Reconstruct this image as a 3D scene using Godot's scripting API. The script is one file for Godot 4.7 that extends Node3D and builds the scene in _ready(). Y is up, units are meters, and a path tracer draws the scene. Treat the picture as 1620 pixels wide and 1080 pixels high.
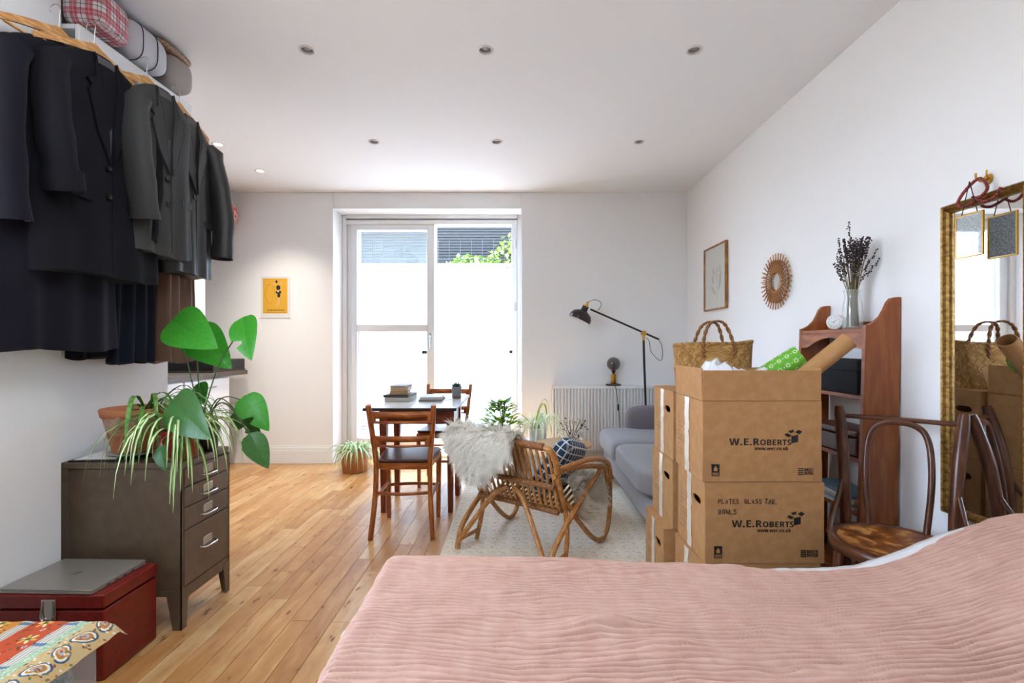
extends Node3D

# ---------------------------------------------------------------- mesh builder
class Mb:
	var v := PackedVector3Array()
	var n := PackedVector3Array()
	var t := PackedVector2Array()

	func tri(a: Vector3, b: Vector3, c: Vector3, na: Vector3, nb: Vector3, nc: Vector3, ta := Vector2.ZERO, tb := Vector2.ZERO, tc := Vector2.ZERO) -> void:
		if (b - a).cross(c - a).dot(na + nb + nc) > 0.0:
			v.append(a); v.append(c); v.append(b)
			n.append(na); n.append(nc); n.append(nb)
			t.append(ta); t.append(tc); t.append(tb)
		else:
			v.append(a); v.append(b); v.append(c)
			n.append(na); n.append(nb); n.append(nc)
			t.append(ta); t.append(tb); t.append(tc)

	func flat(a: Vector3, b: Vector3, c: Vector3, want: Vector3) -> void:
		var f := (b - a).cross(c - a).normalized()
		if f.dot(want) < 0.0:
			f = -f
		tri(a, b, c, f, f, f, Vector2(a.x, a.z), Vector2(b.x, b.z), Vector2(c.x, c.z))

	func quad(a: Vector3, b: Vector3, c: Vector3, d: Vector3, na: Vector3, nb: Vector3, nc: Vector3, nd: Vector3, ta := Vector2.ZERO, tb := Vector2.ZERO, tc := Vector2.ZERO, td := Vector2.ZERO) -> void:
		tri(a, b, c, na, nb, nc, ta, tb, tc)
		tri(a, c, d, na, nc, nd, ta, tc, td)

	# chamfered box; u runs along the longest side, in metres
	func box(c: Vector3, s: Vector3, bas := Basis(), bev := 0.003, uo := Vector2.ZERO) -> void:
		var h := s * 0.5
		var be: float = minf(bev, minf(h.x, minf(h.y, h.z)) * 0.6)
		var long := 0
		if s.y > s[long]: long = 1
		if s.z > s[long]: long = 2
		for ax in 3:
			var p := (ax + 1) % 3
			var q := (ax + 2) % 3
			if q == long:
				var w := p
				p = q
				q = w
			for sg in [-1.0, 1.0]:
				var nn := Vector3.ZERO
				nn[ax] = sg
				nn = bas * nn
				var pts := []
				var uvs := []
				for k in [[-1, -1], [1, -1], [1, 1], [-1, 1]]:
					var o := Vector3.ZERO
					o[ax] = sg * h[ax]
					o[p] = k[0] * (h[p] - be)
					o[q] = k[1] * (h[q] - be)
					uvs.append(Vector2(o[p], o[q] + ax * 0.37) + uo)
					pts.append(c + bas * o)
				quad(pts[0], pts[1], pts[2], pts[3], nn, nn, nn, nn, uvs[0], uvs[1], uvs[2], uvs[3])
		if be <= 0.0:
			return
		for ax in 3:
			var p := (ax + 1) % 3
			var q := (ax + 2) % 3
			for sp in [-1.0, 1.0]:
				for sq in [-1.0, 1.0]:
					var n1 := Vector3.ZERO
					var n2 := Vector3.ZERO
					n1[p] = sp
					n2[q] = sq
					n1 = bas * n1
					n2 = bas * n2
					var q0 := []
					for k in [-1.0, 1.0]:
						var o := Vector3.ZERO
						o[ax] = k * (h[ax] - be)
						o[p] = sp * h[p]
						o[q] = sq * (h[q] - be)
						q0.append(c + bas * o)
						o[p] = sp * (h[p] - be)
						o[q] = sq * h[q]
						q0.append(c + bas * o)
					var u0 := Vector2(-h[ax], 0) + uo
					var u1 := Vector2(h[ax], 0) + uo
					quad(q0[0], q0[2], q0[3], q0[1], n1, n1, n2, n2, u0, u1, u1, u0)
		for sx in [-1.0, 1.0]:
			for sy in [-1.0, 1.0]:
				for sz in [-1.0, 1.0]:
					var nx := bas * Vector3(sx, 0, 0)
					var ny := bas * Vector3(0, sy, 0)
					var nz := bas * Vector3(0, 0, sz)
					tri(c + bas * Vector3(sx * h.x, sy * (h.y - be), sz * (h.z - be)), c + bas * Vector3(sx * (h.x - be), sy * h.y, sz * (h.z - be)), c + bas * Vector3(sx * (h.x - be), sy * (h.y - be), sz * h.z), nx, ny, nz, uo, uo, uo)

	func span(a: Vector3, b: Vector3, bev := 0.003) -> void:
		box((a + b) * 0.5, (b - a).abs(), Basis(), bev)

	# a bar of rectangular section from a to b
	func bar(a: Vector3, b: Vector3, w: float, d: float, side := Vector3.RIGHT, bev := 0.003, w2 := -1.0, d2 := -1.0) -> void:
		var y := (b - a).normalized()
		var z := side.cross(y).normalized()
		var x := y.cross(z).normalized()
		if w2 < 0.0:
			box((a + b) * 0.5, Vector3(w, (b - a).length(), d), Basis(x, y, z), bev, Vector2(a.x + a.y * 3.0, a.z))
			return
		# tapered
		var c4 := [[-1, -1], [1, -1], [1, 1], [-1, 1]]
		var lo := []
		var hi := []
		for k in c4:
			lo.append(a + x * k[0] * w * 0.5 + z * k[1] * d * 0.5)
			hi.append(b + x * k[0] * w2 * 0.5 + z * k[1] * d2 * 0.5)
		var le := (b - a).length()
		for i in 4:
			var j := (i + 1) % 4
			var nn: Vector3 = ((lo[j] - lo[i]) as Vector3).cross(hi[i] - lo[i]).normalized()
			if nn.dot((lo[i] + lo[j]) * 0.5 - a) < 0.0: nn = -nn
			quad(lo[i], lo[j], hi[j], hi[i], nn, nn, nn, nn, Vector2(0, i * 0.1), Vector2(0, i * 0.1 + w), Vector2(le, i * 0.1 + w), Vector2(le, i * 0.1))
		quad(lo[0], lo[1], lo[2], lo[3], -y, -y, -y, -y)
		quad(hi[0], hi[1], hi[2], hi[3], y, y, y, y)

	# swept tube; r is a number or an array of radii, flatten squeezes along the frame's second axis
	func tube(pts: Array, r, sides := 8, caps := true, flatten := 1.0, upv := Vector3.ZERO, closed := false) -> void:
		var m := pts.size()
		var rings := []
		var nrm := []
		var prev := upv
		var le := 0.0
		var lens := []
		for i in m:
			var a: Vector3 = pts[(i - 1 + m) % m] if (i > 0 or closed) else pts[i]
			var b: Vector3 = pts[(i + 1) % m] if (i < m - 1 or closed) else pts[i]
			var d := (b - a).normalized()
			if prev == Vector3.ZERO:
				prev = Vector3.UP if absf(d.y) < 0.9 else Vector3.RIGHT
			var x := prev.cross(d).normalized()
			if x.length() < 0.5:
				x = Vector3.RIGHT.cross(d).normalized()
			var y := d.cross(x).normalized()
			prev = y
			var rr: float = r[i] if r is Array or r is PackedFloat32Array else r
			var ring := []
			var nr := []
			for k in sides:
				var an := TAU * k / sides
				ring.append((pts[i] as Vector3) + x * cos(an) * rr + y * sin(an) * rr * flatten)
				nr.append((x * cos(an) * flatten + y * sin(an)).normalized())
			rings.append(ring)
			nrm.append(nr)
			if i > 0: le += (pts[i] as Vector3).distance_to(pts[i - 1])
			lens.append(le)
		var cnt := m if closed else m - 1
		var circ: float = TAU * (r[0] if r is Array or r is PackedFloat32Array else r)
		for i in cnt:
			var j := (i + 1) % m
			var lj: float = lens[j] if j > i else le + 0.02
			for k in sides:
				var l := (k + 1) % sides
				var v0 := circ * k / sides
				var v1 := circ * (k + 1) / sides
				quad(rings[i][k], rings[j][k], rings[j][l], rings[i][l], nrm[i][k], nrm[j][k], nrm[j][l], nrm[i][l], Vector2(lens[i], v0), Vector2(lj, v0), Vector2(lj, v1), Vector2(lens[i], v1))
		if caps and not closed:
			var d0: Vector3 = ((pts[0] - pts[1]) as Vector3).normalized()
			var d1: Vector3 = ((pts[m - 1] - pts[m - 2]) as Vector3).normalized()
			for k in range(1, sides - 1):
				tri(rings[0][0], rings[0][k], rings[0][k + 1], d0, d0, d0)
				tri(rings[m - 1][0], rings[m - 1][k], rings[m - 1][k + 1], d1, d1, d1)

	# profile of (radius, height), turned about y
	func lathe(prof: Array, seg := 24, at := Vector3.ZERO, bas := Basis(), sx := 1.0, sz := 1.0) -> void:
		var le := 0.0
		for i in prof.size() - 1:
			var a: Vector2 = prof[i]
			var b: Vector2 = prof[i + 1]
			var d := b - a
			if d.length() < 1e-6: continue
			var fn := Vector2(d.y, -d.x).normalized()
			var na := fn
			var nb := fn
			if i > 0:
				var p: Vector2 = a - (prof[i - 1] as Vector2)
				var pn := Vector2(p.y, -p.x).normalized()
				if pn.dot(fn) > 0.6: na = (pn + fn).normalized()
			if i < prof.size() - 2:
				var q: Vector2 = (prof[i + 2] as Vector2) - b
				var qn := Vector2(q.y, -q.x).normalized()
				if qn.dot(fn) > 0.6: nb = (qn + fn).normalized()
			var l2 := le + d.length()
			for k in seg:
				var a0 := TAU * k / seg
				var a1 := TAU * (k + 1) / seg
				var c0 := Vector3(cos(a0) * sx, 0, sin(a0) * sz)
				var c1 := Vector3(cos(a1) * sx, 0, sin(a1) * sz)
				var p0 := at + bas * (c0 * a.x + Vector3(0, a.y, 0))
				var p1 := at + bas * (c1 * a.x + Vector3(0, a.y, 0))
				var p2 := at + bas * (c1 * b.x + Vector3(0, b.y, 0))
				var p3 := at + bas * (c0 * b.x + Vector3(0, b.y, 0))
				var m0 := (bas * (c0 * na.x + Vector3(0, na.y, 0))).normalized()
				var m1 := (bas * (c1 * na.x + Vector3(0, na.y, 0))).normalized()
				var m2 := (bas * (c1 * nb.x + Vector3(0, nb.y, 0))).normalized()
				var m3 := (bas * (c0 * nb.x + Vector3(0, nb.y, 0))).normalized()
				var rr := maxf(a.x, b.x)
				var u0 := rr * a0
				var u1 := rr * a1
				if a.x < 1e-6:
					tri(p0, p2, p3, m0, m2, m3, Vector2(u0, le), Vector2(u1, l2), Vector2(u0, l2))
				elif b.x < 1e-6:
					tri(p0, p1, p2, m0, m1, m2, Vector2(u0, le), Vector2(u1, le), Vector2(u0, l2))
				else:
					quad(p0, p1, p2, p3, m0, m1, m2, m3, Vector2(u0, le), Vector2(u1, le), Vector2(u1, l2), Vector2(u0, l2))
			le = l2

	# outline in the transform's xy plane, thickness dep along its z (centred)
	func prism(poly: PackedVector2Array, dep: float, xf := Transform3D(), bev := 0.0) -> void:
		var idx := Geometry2D.triangulate_polygon(poly)
		var inner := poly
		var h := dep * 0.5
		if bev > 0.0:
			var off := Geometry2D.offset_polygon(poly if not Geometry2D.is_polygon_clockwise(poly) else poly, -bev)
			if off.size() == 1 and off[0].size() == poly.size():
				# keep vertex order by nearest match
				var o2 := PackedVector2Array()
				for p in poly:
					var best: Vector2 = off[0][0]
					for q in off[0]:
						if q.distance_squared_to(p) < best.distance_squared_to(p): best = q
					o2.append(best)
				inner = o2
			else:
				bev = 0.0
		for sg in [-1.0, 1.0]:
			var nn: Vector3 = xf.basis * Vector3(0, 0, sg)
			for i in range(0, idx.size(), 3):
				var p := []
				var u := []
				for k in 3:
					var q: Vector2 = inner[idx[i + k]]
					p.append(xf * Vector3(q.x, q.y, sg * h))
					u.append(q)
				tri(p[0], p[1], p[2], nn, nn, nn, u[0], u[1], u[2])
		var m := poly.size()
		var cw := Geometry2D.is_polygon_clockwise(poly)
		var le := 0.0
		var ns := []
		for i in m:
			var d := poly[(i + 1) % m] - poly[i]
			var o := Vector2(d.y, -d.x).normalized()
			ns.append(-o if cw else o)
		for i in m:
			var j := (i + 1) % m
			var na: Vector2 = ns[i]
			var nb: Vector2 = ns[i]
			if (ns[(i - 1 + m) % m] as Vector2).dot(ns[i]) > 0.7: na = (ns[(i - 1 + m) % m] + ns[i]).normalized()
			if (ns[j] as Vector2).dot(ns[i]) > 0.7: nb = (ns[j] + ns[i]).normalized()
			var n0: Vector3 = (xf.basis * Vector3(na.x, na.y, 0)).normalized()
			var n1: Vector3 = (xf.basis * Vector3(nb.x, nb.y, 0)).normalized()
			var d := poly[i].distance_to(poly[j])
			var a0 := xf * Vector3(poly[i].x, poly[i].y, -h + bev)
			var a1 := xf * Vector3(poly[j].x, poly[j].y, -h + bev)
			var b1 := xf * Vector3(poly[j].x, poly[j].y, h - bev)
			var b0 := xf * Vector3(poly[i].x, poly[i].y, h - bev)
			quad(a0, a1, b1, b0, n0, n1, n1, n0, Vector2(le, 0), Vector2(le + d, 0), Vector2(le + d, dep), Vector2(le, dep))
			if bev > 0.0:
				for sg in [-1.0, 1.0]:
					var nz: Vector3 = xf.basis * Vector3(0, 0, sg)
					var e0 := xf * Vector3(poly[i].x, poly[i].y, sg * (h - bev))
					var e1 := xf * Vector3(poly[j].x, poly[j].y, sg * (h - bev))
					var f1 := xf * Vector3(inner[j].x, inner[j].y, sg * h)
					var f0 := xf * Vector3(inner[i].x, inner[i].y, sg * h)
					quad(e0, e1, f1, f0, n0, n1, nz, nz, Vector2(le, 0), Vector2(le + d, 0), Vector2(le + d, 0.01), Vector2(le, 0.01))
			le += d

	# smooth surface through f(u, v) on [0,1]^2; flip turns the normals over
	func grid(nu: int, nv: int, f: Callable, wrap_u := false, flip := false, us := 1.0, vs := 1.0) -> void:
		var p := PackedVector3Array()
		p.resize((nu + 1) * (nv + 1))
		for j in nv + 1:
			for i in nu + 1:
				p[j * (nu + 1) + i] = f.call(float(i) / nu, float(j) / nv)
		sheet(p, nu, nv, wrap_u, flip, us, vs)

	func sheet(p: PackedVector3Array, nu: int, nv: int, wrap_u := false, flip := false, us := 1.0, vs := 1.0) -> void:
		var w := nu + 1
		var nn := PackedVector3Array()
		nn.resize(p.size())
		for j in nv + 1:
			for i in w:
				var i0 := i - 1
				var i1 := i + 1
				if wrap_u:
					if i0 < 0: i0 = nu - 1
					if i1 > nu: i1 = 1
				else:
					i0 = maxi(i0, 0)
					i1 = mini(i1, nu)
				var j0 := maxi(j - 1, 0)
				var j1 := mini(j + 1, nv)
				var du := p[j * w + i1] - p[j * w + i0]
				var dv := p[j1 * w + i] - p[j0 * w + i]
				if du.length_squared() < 1e-14:
					var jj := j + 1 if j == 0 else j - 1
					du = p[clampi(jj, 0, nv) * w + i1] - p[clampi(jj, 0, nv) * w + i0]
				if dv.length_squared() < 1e-14:
					dv = p[j1 * w + i1] - p[j0 * w + i1]
				var x := du.cross(dv).normalized()
				nn[j * w + i] = -x if flip else x
		for j in nv:
			for i in nu:
				var a := j * w + i
				var b := a + 1
				var c := a + w + 1
				var d := a + w
				var ua := Vector2(us * i / nu, vs * j / nv)
				var uc := Vector2(us * (i + 1) / nu, vs * (j + 1) / nv)
				quad(p[a], p[b], p[c], p[d], nn[a], nn[b], nn[c], nn[d], ua, Vector2(uc.x, ua.y), uc, Vector2(ua.x, uc.y))

	# rounded cushion-like body; e near 1 is an ellipsoid, small e is boxy
	func puff(c: Vector3, s: Vector3, bas := Basis(), ev := 0.6, eh := 0.35, nu := 32, nv := 18) -> void:
		var sp := func(x: float, e: float) -> float: return signf(x) * pow(absf(x), e)
		grid(nu, nv, func(u: float, w: float) -> Vector3:
			var th := u * TAU
			var ph := (w - 0.5) * PI
			var cp: float = sp.call(cos(ph), ev)
			return c + bas * Vector3(s.x * 0.5 * cp * sp.call(cos(th), eh), s.y * 0.5 * sp.call(sin(ph), ev), s.z * 0.5 * cp * sp.call(sin(th), eh)), true, false, s.x * 2, s.y * 2)

	func ball(c: Vector3, r: float, nu := 16, nv := 10, s := Vector3.ONE) -> void:
		var pr := []
		for i in nv + 1:
			var a := PI * (float(i) / nv - 0.5)
			pr.append(Vector2(maxf(cos(a) * r, 0.0), sin(a) * r))
		lathe(pr, nu, c, Basis.from_scale(s))

	func mesh() -> ArrayMesh:
		var a := []
		a.resize(Mesh.ARRAY_MAX)
		a[Mesh.ARRAY_VERTEX] = v
		a[Mesh.ARRAY_NORMAL] = n
		a[Mesh.ARRAY_TEX_UV] = t
		var m := ArrayMesh.new()
		m.add_surface_from_arrays(Mesh.PRIMITIVE_TRIANGLES, a)
		return m

# ---------------------------------------------------------------- scene helpers
var M := {}
var rng := RandomNumberGenerator.new()
var taken := {}
var tex_cache := {}
var mat_cache := {}

func numbered(called: String) -> String:
	var k: int = taken.get(called, 0)
	taken[called] = k + 1
	return called if k == 0 else "%s_%03d" % [called, k]

func tag(o: Node3D, label: String, category: String, group := "") -> Node3D:
	o.set_meta("label", label)
	o.set_meta("category", category)
	if group: o.set_meta("group", group)
	return o

func thing(called: String, label: String, category: String, at := Vector3.ZERO, turn := 0.0, group := "") -> Node3D:
	var o := Node3D.new()
	o.name = numbered(called)
	add_child(o)
	o.position = at
	o.rotation.y = turn
	tag(o, label, category, group)
	return o

func part(parent: Node3D, called: String, mb, mat: Material, label := "") -> MeshInstance3D:
	var o := MeshInstance3D.new()
	o.name = called
	o.mesh = mb.mesh() if mb is Mb else mb
	o.material_override = mat
	parent.add_child(o, true)
	if label: o.set_meta("label", label)
	return o

func solo(called: String, label: String, category: String, mb, mat: Material, at := Vector3.ZERO, turn := 0.0, group := "") -> MeshInstance3D:
	var o := MeshInstance3D.new()
	o.name = numbered(called)
	o.mesh = mb.mesh() if mb is Mb else mb
	o.material_override = mat
	add_child(o)
	o.position = at
	o.rotation.y = turn
	tag(o, label, category, group)
	return o

func structure(called: String, label: String, category: String, mb, mat: Material) -> MeshInstance3D:
	var o := solo(called, label, category, mb, mat)
	o.set_meta("kind", "structure")
	return o

func px(x: float, y: float, d: float) -> Vector3:
	return Vector3((x - 820.0) / 760.0 * d, 1.161 + (545.0 - y) / 760.0 * d, -d)

func curve(pts: Array, steps := 8, closed := false) -> Array:
	var out := []
	var m := pts.size()
	var cnt := m if closed else m - 1
	for i in cnt:
		var p0: Vector3 = pts[(i - 1 + m) % m] if (i > 0 or closed) else pts[i] * 2.0 - pts[i + 1]
		var p1: Vector3 = pts[i]
		var p2: Vector3 = pts[(i + 1) % m]
		var p3: Vector3 = pts[(i + 2) % m] if (i < m - 2 or closed) else p2 * 2.0 - p1
		for k in steps:
			var s := float(k) / steps
			out.append(p1.cubic_interpolate(p2, p0, p3, s))
	if not closed: out.append(pts[m - 1])
	return out

func mat(c: Color, rough := 0.6, metal := 0.0, spec := 0.5) -> StandardMaterial3D:
	var m := StandardMaterial3D.new()
	m.albedo_color = c
	m.roughness = rough
	m.metallic = metal
	m.metallic_specular = spec
	return m

func hexc(s: String) -> Color:
	return Color.html(s)

func noise_tex(size: int, freq: float, oct := 4, sd := 1, ramp: Array = [], kind := FastNoiseLite.TYPE_SIMPLEX_SMOOTH, warp := 0.0) -> NoiseTexture2D:
	var key := str([size, freq, oct, sd, ramp, kind, warp])
	if tex_cache.has(key): return tex_cache[key]
	var f := FastNoiseLite.new()
	f.seed = sd
	f.noise_type = kind
	f.frequency = freq
	f.fractal_octaves = oct
	if warp > 0.0:
		f.domain_warp_enabled = true
		f.domain_warp_amplitude = warp
		f.domain_warp_frequency = freq * 0.7
	var t := NoiseTexture2D.new()
	t.width = size
	t.height = size
	t.seamless = true
	t.noise = f
	if ramp:
		var g := Gradient.new()
		g.offsets = PackedFloat32Array(ramp[0])
		g.colors = PackedColorArray(ramp[1])
		t.color_ramp = g
	tex_cache[key] = t
	return t

# wood: noise stretched along u, two tones and a few dark streaks
func wood(dark: String, mid: String, light: String, rough := 0.45, sd := 3, su := 1.2, sv := 9.0, coat := 0.0) -> StandardMaterial3D:
	var m := mat(Color.WHITE, rough)
	m.albedo_texture = noise_tex(256, 0.018, 5, sd, [[0.0, 0.3, 0.55, 0.75, 1.0], [hexc(dark), hexc(dark).lerp(hexc(mid), 0.6), hexc(mid), hexc(light), hexc(light)]])
	m.uv1_scale = Vector3(su, sv, 1)
	if coat > 0.0:
		m.clearcoat_enabled = true
		m.clearcoat = coat
		m.clearcoat_roughness = 0.2
	return m

func mottled(a: String, b: String, scale := 4.0, rough := 0.8, sd := 5, freq := 0.03, bump := 0.0) -> StandardMaterial3D:
	var m := mat(Color.WHITE, rough)
	m.albedo_texture = noise_tex(256, freq, 4, sd, [[0.25, 0.75], [hexc(a), hexc(b)]])
	m.uv1_triplanar = true
	m.uv1_scale = Vector3.ONE * scale
	if bump > 0.0:
		m.heightmap_enabled = true
		m.heightmap_texture = noise_tex(256, freq * 3.0, 4, sd + 9)
		m.heightmap_scale = bump
	return m

func img_tex(im: Image) -> ImageTexture:
	return ImageTexture.create_from_image(im)

# woven cloth bump, shared
var weave_tex: ImageTexture
func cloth(c: String, rough := 0.9, scale := 25.0, bump := 0.05, rim := 0.0) -> StandardMaterial3D:
	var m := mat(hexc(c), rough, 0.0, 0.3)
	if weave_tex == null:
		var im := Image.create(64, 64, false, Image.FORMAT_RGB8)
		for y in 64:
			for x in 64:
				var over := (int(x / 8) + int(y / 8)) % 2 == 0
				var h := sin(PI * fmod(x, 8) / 8.0) if over else sin(PI * fmod(y, 8) / 8.0)
				h = 0.3 + 0.6 * h
				im.set_pixel(x, y, Color(h, h, h))
		weave_tex = img_tex(im)
	m.uv1_triplanar = true
	m.uv1_scale = Vector3.ONE * scale
	m.heightmap_enabled = true
	m.heightmap_texture = weave_tex
	m.heightmap_scale = bump
	if rim > 0.0:
		m.rim_enabled = true
		m.rim = rim
		m.rim_tint = 0.7
	return m

func _ready() -> void:
	rng.seed = 7
	# ---- camera: level, standing at the foot end of the room
	var cam := Camera3D.new()
	cam.name = "camera"
	cam.projection = Camera3D.PROJECTION_FRUSTUM
	cam.near = 0.05
	cam.far = 60.0
	cam.size = 2.0 * 540.0 / 760.0 * 0.05
	cam.frustum_offset = Vector2(-10.0, 5.0) / 760.0 * 0.05
	add_child(cam)
	cam.position = Vector3(0, 1.161, 0)
	cam.current = true
	# ---- sky and exposure
	var env := Environment.new()
	var sk := ProceduralSkyMaterial.new()
	sk.sky_top_color = Color(0.64, 0.78, 0.97)
	sk.sky_horizon_color = Color(0.87, 0.92, 0.98)
	sk.ground_bottom_color = Color(0.55, 0.54, 0.52)
	sk.ground_horizon_color = Color(0.75, 0.75, 0.74)
	sk.sky_curve = 0.3
	var sky := Sky.new()
	sky.sky_material = sk
	env.background_mode = Environment.BG_SKY
	env.sky = sky
	env.background_energy_multiplier = 10.0
	env.tonemap_mode = Environment.TONE_MAPPER_LINEAR
	env.tonemap_exposure = 2.7
	env.sdfgi_enabled = true
	env.ssao_enabled = true
	env.ssil_enabled = true
	var we := WorldEnvironment.new()
	we.name = "world_environment"
	we.environment = env
	add_child(we)
	# ---- the sun, high over the courtyard wall, shining in through the garden door
	var sun := DirectionalLight3D.new()
	sun.name = "sun"
	add_child(sun)
	sun.look_at_from_position(Vector3.ZERO, Vector3(0.62, -2.4, 1.0), Vector3.UP)
	sun.light_color = Color(0.95, 0.98, 1.0)
	sun.light_energy = 3.5
	sun.light_angular_distance = 0.6
	sun.shadow_enabled = true
	sun.sky_mode = DirectionalLight3D.SKY_MODE_LIGHT_ONLY
	# ---- added fill light over the bed, out of view
	var fill_light := AreaLight3D.new()
	fill_light.name = "fill_area_light"
	fill_light.area_size = Vector2(1.3, 1.2)
	fill_light.light_color = Color(0.93, 0.965, 1.0)
	fill_light.light_energy = 0.8
	fill_light.shadow_enabled = true
	fill_light.area_range = 12.0
	add_child(fill_light)
	fill_light.position = Vector3(-0.6, 2.60, -1.0)
	fill_light.rotation.x = -PI / 2

	materials()
	build_shell()
	build_floor()
	build_garden_door()
	build_courtyard()
	build_kitchen()
	build_all()

func materials() -> void:
	M.wall = mat(Color(0.95, 0.95, 0.95), 0.85, 0.0, 0.3)
	M.wall.heightmap_enabled = true
	M.wall.heightmap_texture = noise_tex(256, 0.05, 4, 21)
	M.wall.heightmap_scale = 0.05
	M.wall.uv1_triplanar = true
	M.wall.uv1_world_triplanar = true
	M.wall.uv1_scale = Vector3.ONE * 0.8
	M.gloss_white = mat(Color(0.93, 0.935, 0.935), 0.35)
	M.white = mat(Color(0.9, 0.9, 0.89), 0.5)
	M.black = mat(Color(0.035, 0.035, 0.038), 0.45)
	M.chrome = mat(Color(0.8, 0.8, 0.79), 0.18, 1.0)
	M.brass = mat(Color(0.78, 0.6, 0.27), 0.28, 1.0)
	M.glass = mat(Color(0.9, 0.95, 0.94, 0.1), 0.02)
	M.glass.transparency = BaseMaterial3D.TRANSPARENCY_ALPHA
	M.render_wall = mottled("b9b6af", "c5c3bd", 0.35, 0.9, 8, 0.02)
	M.paving = mottled("9a958f", "bab5ae", 0.9, 0.9, 9, 0.03)
	M.stone = mottled("8f8573", "bdb29d", 3.0, 0.95, 10, 0.05)
	M.fence = mottled("211e1d", "2c2826", 2.0, 0.8, 11, 0.03)
	M.worktop = mottled("4b443f", "6a625b", 5.0, 0.4, 12, 0.05)
	M.mirror = mat(Color(0.93, 0.94, 0.94), 0.015, 1.0)

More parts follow.
